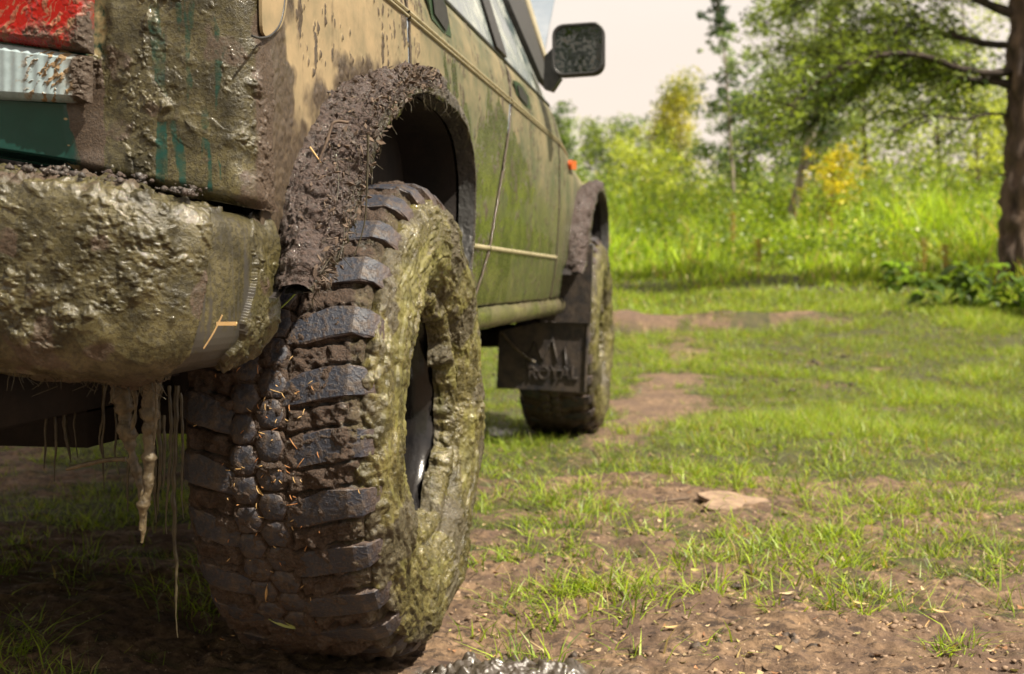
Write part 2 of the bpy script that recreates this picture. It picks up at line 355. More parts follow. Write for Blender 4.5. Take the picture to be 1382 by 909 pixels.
gx = axis([(-900, -60, 8), (-60, -12, 16), (-12, -3.2, 60), (-3.2, -1.15, 60), (-1.15, 1.35, 290), (1.35, 3.2, 70), (3.2, 12, 60), (12, 60, 16), (60, 900, 8)])
gy = axis([(-900, -60, 8), (-60, -4, 12), (-4, 1.2, 26), (1.2, 1.8, 24), (1.8, 2.5, 110), (2.5, 4.6, 150), (4.6, 9, 80), (9, 24, 60), (24, 80, 30), (80, 900, 12)])
GX, GY = np.meshgrid(gx, gy, indexing='ij'); GZ = terrain(GX, GY)
nr = (np.abs(GX) < 3.3) & (GY > 1) & (GY < 5); BA = bare(GX, GY)
P = np.stack([GX, GY, GX*0], -1)
dz = np.zeros_like(GZ); q = P[nr]; qw = warp(q, .012, 22); dz[nr] = (.004*fbm(q*40, 3)+.007*fbm(q*15, 4)+.007*ridged(qw*[7, 12, 1], 4)+.006*sst(0, .1, fbm(qw*[12, 18, 1]+2, 4))+.014*pellets(qw, .034, .35)*sst(-.2, .3, fbm(q*3, 2))+.007*pellets(qw+5, .014, .5))*sst(1., 1.4, GY[nr])
# wet churned mud by the rear tyre
WET = sst(.36, .2, np.hypot((GX+.33)/.62, (GY-1.985)/.42)+.09*fbm(P*9, 3))
WET = np.maximum(WET, .9*sst(.16, .05, np.hypot((GX+1.02)/1.2, (GY-5.15)/1.6)))
GZ = GZ+dz*(.4+.6*BA)
w = WET[nr]; GZ[nr] += w*(.010*ridged(qw*[15, 26, 1]+2, 4)+.008*sst(0, .12, fbm(qw*[26, 44, 1]+2, 3))+.006*fbm(qw*60, 3)-.012)
m, t, p, o = base_mat('soil_with_thin_turf'); M['ground'] = m
at = N(t, 'ShaderNodeAttribute', attribute_name='mk'); sp = N(t, 'ShaderNodeSeparateColor'); t.links.new(at.outputs['Color'], sp.inputs[0])
n1 = noise_n(t, 3.5, 8, .65); n2 = noise_n(t, 45, 8, .7); n3 = noise_n(t, 260, 4, .7); n4 = noise_n(t, 14, 6, .7)
cs = mixc(t, rampn(t, n2, [(.36, 0.), (.62, 1.)]), (.045, .027, .015), (.24, .155, .09)); cs = mixc(t, rampn(t, n4, [(.3, .85), (.5, 0.)]), cs, (.07, .042, .028)); cs = mixc(t, rampn(t, n1, [(.38, .75), (.56, 0.)]), cs, (.09, .055, .038)); cs = mixc(t, rampn(t, noise_n(t, 30, 7, .75, sc=(.6, 1.5, 1)), [(.40, .9), (.46, 0.)]), cs, (.035, .022, .016)); cs = mixc(t, rampn(t, noise_n(t, 120, 3, .6), [(.66, 0.), (.7, .8)]), cs, (.5, .38, .26))
cg = mixc(t, rampn(t, n4, [(.35, 0.), (.65, 1.)]), (.025, .026, .008), (.06, .06, .014)); cg = mixc(t, rampn(t, n2, [(.55, 0.), (.7, .6)]), cg, (.14, .10, .055))  # turf ground coloured extra dark, painting the shade between the blades
c = mixc(t, sp.outputs[0], cg, cs); c = mixc(t, sp.outputs[1], c, (.05, .04, .03)); t.links.new(c, p.inputs['Base Color'])
mm = N(t, 'ShaderNodeMix', data_type='FLOAT'); t.links.new(sp.outputs[1], mm.inputs[0]); mm.inputs[2].default_value = .92; mm.inputs[3].default_value = .28; t.links.new(mm.outputs[0], p.inputs['Roughness']); t.links.new(sp.outputs[1], p.inputs['Coat Weight']); p.inputs['Coat Roughness'].default_value = .05; p.inputs['Coat IOR'].default_value = 1.5
h = mth(t, 'ADD', mth(t, 'MULTIPLY', n2, .7), mth(t, 'MULTIPLY', n3, .3)); gb = N(t, 'ShaderNodeBump'); gb.inputs['Distance'].default_value = .012; t.links.new(h, gb.inputs['Height']); t.links.new(mth(t, 'SUBTRACT', .85, mth(t, 'MULTIPLY', sp.outputs[1], .6)), gb.inputs['Strength']); t.links.new(gb.outputs[0], p.inputs['Normal']); t.links.new(gb.outputs[0], p.inputs['Coat Normal'])
G = mk('ground', np.stack([GX, GY, GZ], -1).reshape(-1, 3), gridf(len(gx), len(gy)), M['ground'], cols=np.stack([BA, WET, BA*0], -1).reshape(-1, 3))
G['kind'] = 'structure'
wx_, wy_ = np.meshgrid(np.linspace(-.80, .42, 480), np.linspace(1.74, 2.16, 160), indexing='ij'); q = np.stack([wx_, wy_, wx_*0], -1); qw = warp(q, .010, 30)
em = sst(.42, .10, np.hypot((wx_+.33)/.62, (wy_-1.985)/.42)+.16*fbm(q*9, 4)+.06*fbm(q*40, 2)); em = em*sst(1.74, 1.78, wy_)*sst(-.80, -.76, wx_)*sst(.42, .38, wx_)
hz = .010*ridged(qw*[8, 22, 1]+2, 3)+.007*sst(0, .2, fbm(qw*[24, 52, 1]+2, 3))+.003*fbm(q*70, 3)
wz_ = terrain(wx_, wy_)-.022+em*(.030+hz*1.0)+em*.022*sst(-.2, -.45, wx_)
o = mk('wet_mud', np.stack([wx_, wy_, wz_], -1).reshape(-1, 3), gridf(480, 160), M['ground'], cols=np.stack([em*0+1, np.clip(em*1.5+.3*fbm(q*30, 2), 0, 1), em*0], -1).reshape(-1, 3)); o['kind'] = 'structure'
def gz(x, y): return terrain(x, y)

# ------------------------------------------------------------------ grass
def blades(name, pts, h, w, lean, c, label=None, cat='grass', kind='stuff', lay=0):
    n = len(pts); a = rng.uniform(0, 2*math.pi, n); la = rng.uniform(0, 2*math.pi, n)
    d = np.stack([np.cos(a), np.sin(a), a*0], 1)*w[:, None]*.5
    l = np.stack([np.cos(la), np.sin(la), a*0], 1)*(h*lean)[:, None]; up = np.zeros((n, 3)); hh = h/np.sqrt(1+lean**2)
    up[:, 2] = hh
    if n > 50000:
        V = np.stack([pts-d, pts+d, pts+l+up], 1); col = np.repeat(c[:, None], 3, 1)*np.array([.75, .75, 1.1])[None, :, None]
        return mk_tag(mk(name, V.reshape(-1, 3), [np.arange(n)[:, None]*3+[0, 1, 2]], M['grass'], cols=col.reshape(-1, 3)), label, cat, kind)
    V = np.stack([pts-d, pts+d, pts+l*.35+up*.6+d*.8, pts+l*.35+up*.6-d*.8, pts+l+up], 1)
    i = np.arange(n)[:, None]*5
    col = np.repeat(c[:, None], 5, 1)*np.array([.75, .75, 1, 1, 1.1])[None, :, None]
    return mk_tag(mk(name, V.reshape(-1, 3), [i+[0, 1, 2, 3], i+[3, 2, 4]], M['grass'], cols=col.reshape(-1, 3), smooth=True), label, cat, kind)
def mk_tag(o, label, cat, kind):
    return tagd(o, label, cat, None, kind)
def gcols(n, mixdry=.15, bright=1.):
    t = rng.random((n, 1)); c = (1-t)*np.array([.05, .10, .010])+t*np.array([.34, .46, .035])
    dry = rng.random(n) < mixdry; c[dry] = np.array([.34, .27, .11])*rng.uniform(.6, 1.1, (dry.sum(), 1)); return c*bright
def in_view(x, y, pad=1.12):
    px, _ = proj(np.stack([x, y, x*0], -1)); return (px > -120) & (px < 1382*pad)
# short lawn
def scatter(n, ylo, yhi, power=1.):
    y = ylo+(yhi-ylo)*rng.random(n)**power; px = rng.uniform(-80, 1500, n)
    D = y; x = (px-975)/F_PX*D*1.02; return x, y
x, y = scatter(520000, 2.0, 12, 1.0)
den = (1-bare(x, y))*(.55+.9*fbm(np.stack([x*2.3, y*3.1, x*0], -1), 3)); k = rng.random(len(x)) < np.clip(den*1.25, 0, 1)*np.clip(y/5.5, .4, 1)
x, y = x[k], y[k]; k = ~((x > -2.3) & (x < -.45) & (y < 5.6) & (y > 3.6) & (rng.random(len(x)) < .5)); x, y = x[k], y[k]; n = len(x)
cl = fbm(np.stack([x*1.2, y*1.2, x*0+4], -1), 3)
h = rng.uniform(.016, .065, n)*(1+1.2*np.clip(cl, -.2, 1))*(.8+.05*y); print('lawn blades', n)
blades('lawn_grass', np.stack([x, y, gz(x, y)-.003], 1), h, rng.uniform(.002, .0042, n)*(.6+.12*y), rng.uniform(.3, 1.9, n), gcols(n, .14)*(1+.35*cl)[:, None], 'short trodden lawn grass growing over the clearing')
# far lawn
x, y = scatter(70000, 10, 24, 1.0); k = rng.random(len(x)) < (1-bare(x, y))*(.75+.5*fbm(np.stack([x, y*1.6, x*0+2], -1), 3)); x, y = x[k], y[k]; n = len(x); cl = fbm(np.stack([x*.6, y*.9, x*0+4], -1), 3)
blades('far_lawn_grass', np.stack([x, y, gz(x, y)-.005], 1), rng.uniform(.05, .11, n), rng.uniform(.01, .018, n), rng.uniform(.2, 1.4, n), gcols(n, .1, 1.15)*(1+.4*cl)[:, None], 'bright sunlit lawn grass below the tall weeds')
# tufts in the foreground
def tufts(name, centres, nb, hr, label, spread=.02, dry=.12, bright=1., wr=(.0016, .0034)):
    X = []; H = []
    for (cx, cy) in centres:
        n = int(nb*rng.uniform(.5, 1.4)); s = spread*rng.uniform(.6, 1.8)
        X.append(np.stack([cx+rng.normal(0, s, n), cy+rng.normal(0, s, n)], 1)); H.append(rng.uniform(*hr, n)*rng.uniform(.6, 1.1))
    X = np.concatenate(X); H = np.concatenate(H); n = len(X)
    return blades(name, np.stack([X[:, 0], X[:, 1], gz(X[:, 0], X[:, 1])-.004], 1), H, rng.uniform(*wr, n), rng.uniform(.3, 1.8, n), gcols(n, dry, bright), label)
cs = []
for (px, py, r, k) in [(1290, 880, .03, 4), (1010, 770, .12, 14), (860, 800, .11, 16), (930, 805, .06, 6), (760, 800, .09, 9), (690, 800, .05, 5), (1230, 700, .14, 14), (1050, 660, .14, 6), (900, 640, .2, 14), (960, 655, .08, 6), (780, 745, .10, 4), (1080, 800, .1, 6),
        (1180, 620, .3, 14), (1330, 700, .2, 12), (710, 830, .05, 4), (840, 720, .16, 5), (1340, 770, .1, 5), (1120, 730, .1, 5), (1000, 860, .08, 1), (740, 640, .2, 6)]:
    c = onax(2, 0, px, py)
    for _ in range(k): cs.append((c[0]+rng.normal(0, r*.8), c[1]+rng.normal(0, r*.6)))
for _ in range(950):
    px_, py_ = rng.uniform(590, 1420), rng.uniform(570, 900)
    c = onax(2, 0, px_, py_)
    if fbm(np.array([c[0]*3.1, c[1]*6.5, 2.2]), 3) > .0+.36*(py_-620)/300: cs.append((c[0], c[1]))
tufts('grass_tuft_patch', cs, 26, (.03, .095), 'loose green grass tufts scattered over the bare brown soil on the right', wr=(.0022, .0046), bright=1.15)
cs = []
for _ in range(230):
    px, py = rng.uniform(-40, 330), rng.uniform(660, 930); c = onax(2, 0, px, py)
    if fbm(np.array([c*[4, 4, 0]+1.7]), 2)[0] > -.12: cs.append((c[0], c[1]))
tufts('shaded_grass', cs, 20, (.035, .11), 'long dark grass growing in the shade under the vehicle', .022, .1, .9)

# ground litter
def flat_bits(name, n, box, size, cols, label, mat, curl=.35, asp=(.3, .6)):
    X = []
    px = rng.uniform(box[0], box[2], n); py = rng.uniform(box[1], box[3], n)**1.0
    P0 = np.array([onax(2, 0, a, b) for a, b in zip(px, py)]); x, y = P0[:, 0], P0[:, 1]
    a = rng.uniform(0, 2*math.pi, n); L = rng.uniform(*size, n); wd = L*rng.uniform(*asp, n)
    d = np.stack([np.cos(a), np.sin(a), rng.normal(0, .25, n)], 1); e = np.stack([-np.sin(a), np.cos(a), rng.normal(0, .35, n)], 1)
    c = np.stack([x, y, gz(x, y)+.006+.006*rng.random(n)], 1); up = np.array([0, 0, 1.])
    V = np.stack([c-d*L[:, None]*.5+up*(L*curl*.3)[:, None], c-d*L[:, None]*.12+e*wd[:, None]*.5, c+d*L[:, None]*.2+e*wd[:, None]*.4, c+d*L[:, None]*.5+up*(L*curl*.5)[:, None], c+d*L[:, None]*.2-e*wd[:, None]*.4, c-d*L[:, None]*.12-e*wd[:, None]*.5], 1)
    i = np.arange(n)[:, None]*6; cc = np.array(cols)[rng.integers(0, len(cols), n)]*rng.uniform(.6, 1.2, (n, 1))
    return tagd(mk(name, V.reshape(-1, 3), [i+[0, 1, 5], i+[1, 2, 4, 5], i+[2, 3, 4]], mat, cols=np.repeat(cc[:, None], 6, 1).reshape(-1, 3)), label, 'litter', kind='stuff')
flat_bits('leaf_litter', 1700, (600, 590, 1420, 925), (.006, .022), [(.4, .26, .14), (.5, .38, .22), (.3, .15, .07), (.12, .07, .04), (.35, .33, .1)], 'tiny dry leaf scraps strewn over the soil and grass', M['litter'])
def straws(name, n, box, size, label, mat=None):
    m_ = MB()
    for _ in range(n):
        c = onax(2, 0, rng.uniform(box[0], box[2]), rng.uniform(box[1], box[3])); a = rng.uniform(0, math.pi); L = rng.uniform(*size)
        pts = [c+np.array([math.cos(a), math.sin(a), 0])*L*t_+np.array([math.sin(a)*.1*L*math.sin(3*t_), 0, .004+.004*math.sin(t_*3)+float(gz(c[0], c[1]))]) for t_ in (-.5, 0, .5)]
        m_.tube(pts, .0009, 3)
    return tagd(m_.build(name, mat or M['straw']), label, 'litter', kind='stuff')
straws('straw_litter', 320, (600, 610, 1420, 925), (.012, .05), 'thin bits of dry straw lying over the foreground soil')
straws('dark_stem_litter', 420, (600, 610, 1420, 925), (.015, .06), 'dark rotting stems lying over the foreground soil', M['twig'])
def blob(mb, c, r, n=6, sq=.7, seed=0):
    u = np.linspace(0, math.pi, n); v = np.linspace(0, 2*math.pi, n+2, endpoint=False); U, Vv = np.meshgrid(u, v, indexing='ij')
    P = np.stack([np.sin(U)*np.cos(Vv), np.sin(U)*np.sin(Vv), np.cos(U)*sq], -1); P = P*(1+.6*perlin(P*1.3+seed*3.7+.21)+.5*perlin(P*3.1+seed*1.7))[..., None]
    m_, k_ = n, n+2; i, j = np.meshgrid(np.arange(m_-1), np.arange(k_), indexing='ij'); j2 = (j+1) % k_
    mb.add((P*r+np.asarray(c)).reshape(-1, 3), np.stack([i*k_+j, (i+1)*k_+j, (i+1)*k_+j2, i*k_+j2], -1).reshape(-1, 4))
m_ = MB()
for k in range(3000):
    c = onax(2, 0, rng.uniform(600, 1420), 600+330*rng.random()**1.0); r = .0015+.006*rng.random()**3
    blob(m_, (c[0], c[1], float(gz(c[0], c[1]))+r*.8+.004), r, 4, .7, k)
tagd(m_.build('soil_crumbs', M['stone']), 'small crumbs of dry soil over the foreground ground', 'soil', kind='stuff')
m_ = MB()
for k in range(230):
    c = onax(2, 0, rng.uniform(580, 800), rng.uniform(850, 925)) if k < 25 else onax(2, 0, rng.choice([700, 1120, 1060, 1000, 960, 1040])+rng.normal(0, 35), rng.choice([590, 860, 865, 520, 518, 780])+rng.normal(0, 8))
    r = .003+.012*rng.random()**2*(c[1]/3.)**.5
    blob(m_, (c[0], c[1], float(gz(c[0], c[1]))+r*.5), r, 6, .6, k)
tagd(m_.build('wet_clods', M['clod']), 'dark wet clods of mud beside the tyre tracks', 'soil', kind='stuff')

def ground_thing(name, px, py, label, cat): 
    c = onax(2, 0, px, py); return c, label, cat
# flat pale slab of earth, twig, leaves, big tuft
c = onax(2, 0, 985, 684); a = np.linspace(0, 2*math.pi, 26, endpoint=False); r = 1+.22*np.sin(a*3+1)+.12*np.sin(a*5)+.05*rng.normal(size=26)
poly = np.stack([c[0]+.088*r*np.cos(a), c[1]+.10*r*np.sin(a), np.full(26, float(gz(c[0], c[1]))+.012)+.01*np.cos(a-2)], 1)
tagd(MB().prism(poly, (0, 0, .012)).build('earth_slab', M['stone'], smooth=False), 'pale flat slab of dried earth lying in the grass', 'earth')
c0, c1 = onax(2, 0, 868, 688), onax(2, 0, 930, 684)
pts = resample([c0+[0, 0, .012], c0*.6+c1*.4+[0, .01, .02], c1+[0, 0, .025]], 8, 2); tw = MB().tube(pts, np.linspace(.003, .005, 8), 6, .4); tagd(tw.build('fallen_twig', M['twig']), 'dark bent twig left of the pale earth slab', 'twig')
for (px, py, L, lab, col) in [(1162, 826, .018, 'pale yellow leaf lying right of the middle on bare soil', (.55, .42, .2)), (905, 850, .016, 'narrow tan leaf lying on bare soil below the grass clumps', (.5, .36, .16)), (1062, 812, .02, 'pale leaf lying beside a green tuft on the soil', (.5, .4, .24)), (1270, 842, .018, 'tan leaf lying just above the single green tuft', (.5, .34, .16))]:
    c = onax(2, 0, px, py); z0 = float(gz(c[0], c[1]))+.014; V = []
    a = rng.uniform(0, 3)
    for u in np.linspace(-1, 1, 7):
        wd = .38*(1-u*u)**.7
        for s in (-1, 0, 1): V.append((c[0]+L*(u*math.cos(a)-s*wd*math.sin(a)), c[1]+L*(u*math.sin(a)+s*wd*math.cos(a)), z0+L*.3*abs(s)*wd+L*.25*u*u))
    tagd(mk('fallen_leaf', V, gridf(7, 3), M['litter'], cols=np.tile(col, (21, 1))), lab, 'leaf', 'single fallen leaves on the soil')
c = onax(2, 0, 1283, 880)
tufts('grass_clump', [(c[0]+rng.normal(0, .015), c[1]+rng.normal(0, .012)) for _ in range(4)], 22, (.03, .06), None, .012, .05, 1.3, (.002, .005))
g_ = bpy.data.objects['grass_clump']; del g_['kind']; tagd(g_, 'bright green broad-bladed tuft alone on soil at lower right', 'grass')

# ------------------------------------------------------------------ tall weeds, plants
x = []; 
px = rng.uniform(740, 1500, 60000); y = 11.2+rng.random(60000)**1.1*16; x = (px-975)/F_PX*y
edge = 12.4+2.6*perlin(np.stack([x*.8, x*0, x*0], -1))+1.2*perlin(np.stack([x*2.6, x*0, x*0+5], -1))+.0*x; edge = np.where(x > 1.6, edge-2.6*sst(1.6, 3., x), edge)
k = (y > edge) & (rng.random(len(x)) < .8+.8*perlin(np.stack([x*.8, y*.8, x*0], -1))); x, y = x[k], y[k]; n = len(x); print('weeds', n)
cl = fbm(np.stack([x*.7, y*.7, x*0+9], -1), 3); ht = (.07+.5*np.clip((y-edge[k])/5.5, 0, 1))*(1+.9*cl)*rng.uniform(.5, 1.25, n)
blades('tall_weeds', np.stack([x, y, gz(x, y)-.02], 1), ht, rng.uniform(.012, .028, n), rng.uniform(.1, .8, n), gcols(n, .10, 1.3)*(1+.7*cl)[:, None], 'tall pale green weeds and grasses along the wood edge', 'weeds')
def leaves(P, size, cols, asp=.5, droop=0., flat=.6):
    n = len(P); d = rng.normal(size=(n, 3)); d[:, 2] = d[:, 2]*flat-droop; d /= np.linalg.norm(d, axis=1)[:, None]
    e = np.cross(d, rng.normal(size=(n, 3))); e /= np.linalg.norm(e, axis=1)[:, None]
    L = (size*rng.uniform(.6, 1.3, n))[:, None] if np.ndim(size) == 0 else size[:, None]
    V = np.stack([P-d*L*.5, P+e*L*asp*.5, P+d*L*.5, P-e*L*asp*.5], 1); i = np.arange(n)[:, None]*4
    return V.reshape(-1, 3), i+[0, 1, 2, 3], np.repeat(cols[:, None], 4, 1).reshape(-1, 3)
# leafy weed heads over the tall grass
n = 40000; px = rng.uniform(740, 1480, n); y = rng.uniform(14.5, 27, n); x = (px-975)/F_PX*y; k = y > 14.4+.8*perlin(np.stack([x*.7, x*0, x*0+3], -1)); x, y = x[k], y[k]; n = len(x)
cl = fbm(np.stack([x*1.1, y*.9, x*0+6], -1), 3); z = gz(x, y)+rng.random(n)*(.12+.6*np.clip((y-14)/4, 0, 1))*(1+1.1*np.clip(cl+.2, -.6, 1.2))
t = rng.random((n, 1)); cc = ((1-t)*np.array([.06, .11, .015])+t*np.array([.2, .27, .04]))*(1+.5*cl)[:, None]; w_ = rng.random(n) < .02; cc[w_] = (.62, .6, .42)
V, Fq, C = leaves(np.stack([x, y, z], 1), .075, cc, .45); tagd(mk('weed_leaves', V, Fq, M['leaf'], cols=C, smooth=False), 'leafy nettles and pale flower heads among the tall weeds', 'weeds', kind='stuff')

def dock(px, D, h, label):
    x0 = (px-975)/F_PX*D; z0 = float(gz(x0, D)); root = empty('dock_plant', (x0, D, z0), label, 'plant', 'reddish seed stalks standing in the weeds')
    MB().tube([(0, 0, -.03), (.01, 0, h*.5), (.0, 0, h)], [.005, .004, .002], 5).build('stalk', M['straw'], root)
    P = np.stack([rng.normal(0, .022, 420), rng.normal(0, .022, 420), h*(.45+.57*rng.random(420))], 1); P = P[:240]; V, Fq, C = leaves(P, .022, np.tile([(.26, .19, .07)], (240, 1))*rng.uniform(.6, 1.3, (240, 1)), .7)
    mk('seed_head', V, Fq, M['leaf'], root, False, C)['kind'] = 'stuff'
for px, D, h, lab in [(988, 15, .62, 'tall reddish dock stalk, leftmost, at the wood edge'), (1021, 13.2, .42, 'short dark dock stalk in weeds below the poplar'), (1231, 13, .45, 'thin dock stalk left of the dark broad leaves'), (1258, 12.5, .42, 'dark brown dock stalk nearer the big trunk'), (1115, 16, .5, 'faint reddish stalk right of the yellow bush')]: dock(px, D, h, lab)
def burdock(px, D, s, label, dark=1.):
    x0 = (px-975)/F_PX*D; z0 = float(gz(x0, D)); root = empty('burdock_plant', (x0, D, z0), label, 'plant', 'broad leaved plants near the big trunk'); L0 = None
    for k in range(34):
        a = rng.uniform(0, 6.28); L = s*rng.uniform(.35, .75); V = []; h0 = s*rng.uniform(.05, 1.25); r0 = s*rng.uniform(.02, .45); sl = rng.uniform(.1, .9)
        for u in np.linspace(0, 1, 7):
            wd = .34*L*math.sin(math.pi*min(1, u*.9+.08))**.7
            for v in (-1, -.5, 0, .5, 1):
                r = r0+L*u*.9; V.append((r*math.cos(a)-v*wd*math.sin(a), r*math.sin(a)+v*wd*math.cos(a), h0+L*(sl*u-.8*u*u)+.14*L*abs(v)+.03*math.sin(v*7+u*9)*L))
        mk('leaf', V, gridf(7, 5), M['leaf'], root, True, np.tile(np.array([.05, .085, .018])*dark*rng.uniform(.5, 1.9), (35, 1)))
for a in [(1290, 11.0, .30, 'dark broad-leaved burdock left of the big trunk base', 1), (1235, 10.8, .22, 'small burdock at the left end of the dark leaf patch', 1.1), (1345, 10.6, .30, 'burdock with large leaves in front of the trunk foot', 1.3), (1400, 10.2, .34, 'burdock right of the trunk at the frame edge', 1.4), (1195, 12.2, .22, 'burdock with pale upturned leaf in the far weeds', 1.8)]: burdock(*a)

# ------------------------------------------------------------------ trees
def limb(p0, d, L, n=8, bend=.25, up=.0):
    pts = [np.array(p0, float)]; d = np.array(d, float); d /= np.linalg.norm(d)
    for k in range(n-1):
        d = d+rng.normal(0, bend, 3)*.35+np.array([0, 0, up]); d /= np.linalg.norm(d); pts.append(pts[-1]+d*L/(n-1))
    return np.array(pts)
def crown_cols(P, c1, c2, sc=1.2):
    n = len(P); c1 = np.array(c1)*1.2; c2 = np.array(c2)*1.55; t = np.clip(.5+.9*fbm(P*sc+3, 2)+rng.normal(0, .25, n), 0, 1)[:, None]; return (1-t)*np.array(c1)+t*np.array(c2)
def tree(name, px, D, top, width, label, group, c1=(.035, .06, .014), c2=(.13, .17, .04), leafn=5200, leaf=.085, shape='round', trunk_r=.07, barkm='bark', base=.12, asp=.55, nl=22, clump=.33, bend=.3):
    x0 = (px-975)/F_PX*D; z0 = float(gz(x0, D)); ht = EYE+(379-top)/F_PX*D-z0; Wd = width/F_PX*D*.5
    root = empty(name, (x0, D, z0), label, 'tree', group)
    tr = limb((0, 0, -.15), (rng.normal(0, .04), rng.normal(0, .04), 1), ht*1.0, 12, .12, .05)
    MB().tube(tr, np.linspace(trunk_r, trunk_r*.12, 12)*1.0, 9, .25).build('trunk', M[barkm], root)
    C = []; br = MB()
    for k in range(nl):
        f = base+(1-base)*(k+rng.random())/nl; p = tr[0]+(tr[-1]-tr[0])*f; i = min(10, int(f*11)); p = tr[i]+(tr[i+1]-tr[i])*(f*11-i)
        if shape == 'round': rr = Wd*math.sqrt(max(.08, 1-((f-.5)/.55)**2))
        elif shape == 'cone': rr = Wd*(1.08-f)
        elif shape == 'column': rr = Wd*(.6+.4*math.sin(f*3))
        else: rr = Wd
        a = k*2.4+rng.normal(0, .4); L = rr*rng.uniform(.65, 1.15)
        b = limb(p, (math.cos(a), math.sin(a), .35+.4*f), L, 7, bend, .03); br.tube(b, np.linspace(trunk_r*.35*(1.2-f), .004, 7), 5, .2, False)
        for u in (.45, .7, 1.):
            q = b[int(u*6)]; nc = rng.integers(1, 4)
            for _ in range(nc): C.append((q+rng.normal(0, .16*Wd, 3)*[1, 1, .8], clump*Wd*rng.uniform(.35, .9)))
    br.build('branches', M[barkm], root)['kind'] = 'stuff'
    cen = np.array([c_[0] for c_ in C]); rad = np.array([c_[1] for c_ in C]); wgt = rad**2; idx = rng.choice(len(C), leafn, p=wgt/wgt.sum())
    dr = rng.normal(size=(leafn, 3)); dr /= np.linalg.norm(dr, axis=1)[:, None]; P = cen[idx]+dr*(rad[idx]*rng.random(leafn)**.45)[:, None]*[1, 1, .75]
    V, Fq, CC = leaves(P, leaf, crown_cols(P, c1, c2), asp); mk('crown', V, Fq, M['leaf'], root, False, CC); return root
GB = 'small trees at the far edge of the clearing'
tree('bushy_tree', 780, 34, 140, 90, 'dark tree showing beside the vehicle under the wing mirror', GB, (.04, .08, .03), (.16, .22, .06), shape='cone', leaf=.09)
tree('bushy_tree', 820, 38, 180, 120, 'low round tree just right of the vehicle front', GB, (.05, .08, .03), (.2, .25, .07), leaf=.12)
tree('bushy_tree', 858, 40, 180, 130, 'hazy green tree second from the vehicle on the skyline', GB, (.04, .08, .035), (.16, .22, .07), leaf=.12)
tree('pointed_tree', 905, 32, 120, 150, 'yellow-green pointed tree standing alone against the sky', GB, (.09, .12, .03), (.28, .27, .06), 9500, .09, 'cone', clump=.4)
tree('bushy_tree', 880, 25, 210, 150, 'light green bushy sapling below the pointed tree', GB, (.08, .12, .02), (.28, .32, .07), 5000, .075)
tree('poplar_tree', 1000, 22, 130, 150, 'blue-green young poplar left of the pale thin trunk', GB, (.02, .045, .03), (.12, .17, .09), 9000, .07, 'column', .06)
tree('poplar_tree', 1052, 18, -190, 230, 'tall airy poplar with thin pale trunk against the sky', GB, (.03, .055, .035), (.17, .22, .12), 13000, .066, 'round', .075, 'palebark', .22, nl=34, clump=.2)
tree('poplar_tree', 990, 21, -40, 120, 'slim poplar with scattered blue-green leaves at the skyline', GB, (.03, .055, .045), (.16, .22, .14), 5000, .062, 'cone', .045, 'palebark', .35, nl=24, clump=.16)
tree('flowering_bush', 1112, 17, 205, 100, 'bush with yellow flowers at the centre of the wood edge', GB, (.06, .11, .02), (.34, .29, .03), 2400, .06, 'round', .03)
tree('bushy_tree', 1165, 24, 90, 240, 'light green bushy tree behind the yellow flowers', GB, (.06, .09, .02), (.24, .29, .07), 8000, .085, clump=.3)
tree('bushy_tree', 1250, 26, 90, 240, 'pale green bushy tree between yellow bush and big trunk', GB, (.06, .1, .025), (.26, .3, .08), 7500, .085, clump=.3)
tree('bushy_tree', 1320, 22, 130, 190, 'low light green tree just left of the big trunk', GB, (.08, .12, .02), (.3, .34, .08), 7000, .08, clump=.32)
tree('bushy_tree', 1120, 30, -60, 260, 'tall tree filling the skyline behind the arching branch', GB, (.04, .07, .02), (.18, .23, .06), 7500, .1, clump=.27)
tree('bushy_tree', 1300, 33, -90, 300, 'tall tree behind the big trunk with sky showing through', GB, (.04, .07, .025), (.2, .24, .07), 7500, .11, clump=.27)
tree('bushy_tree', 1450, 24, -40, 300, 'bushy tree right of the big trunk', GB, (.05, .08, .02), (.2, .25, .06), 5000, .1)
for px, D, h, lab in [(945, 21, 255, 'leafy low shrub under the poplar'), (1060, 19, 262, 'round shrub at the foot of the pale trunk'), (1205, 18, 262, 'yellow-green shrub midway to the big trunk'), (835, 24, 268, 'pale shrub closest to the vehicle')]:
    tree('leafy_shrub', px, D, h, 95, lab, 'shrubs in the tall weeds', (.07, .11, .02), (.3, .34, .07), 2600, .06, 'round', .02, nl=12, base=.05)
# distant wood, one mass
n = 60000; px = rng.uniform(-500, 1900, n); y = rng.uniform(55, 85, n); x = (px-975)/F_PX*y; tp = 3.4+1.8*perlin(np.stack([x*.22, y*.1, x*0], -1))+1.2*perlin(np.stack([x*.8, y*.3, x*0], -1)); z = gz(x, y)+rng.random(n)**.8*tp
P = np.stack([x, y, z], 1); V, Fq, C = leaves(P, .36, crown_cols(P, (.06, .09, .035), (.2, .24, .08), .3), .6); tagd(mk('distant_wood', V, Fq, M['leaf'], cols=C, smooth=False), 'pale distant wood behind the clearing', 'wood', kind='stuff')
# wood behind the photographer, seen in the mirror
n = 24000; x = rng.uniform(-22, 22, n); y = rng.uniform(-24, -15, n); z = rng.random(n)*(10+1.5*perlin(np.stack([x*.3, y*.1, x*0], -1))); P = np.stack([x, y, z], 1)
V, Fq, C = leaves(P, .4, crown_cols(P, (.03, .05, .015), (.1, .14, .04), .4), .6); tagd(mk('wood_behind', V, Fq, M['leaf'], cols=C, smooth=False), 'dark wood seen only as a reflection in the wing mirror', 'wood', kind='stuff')

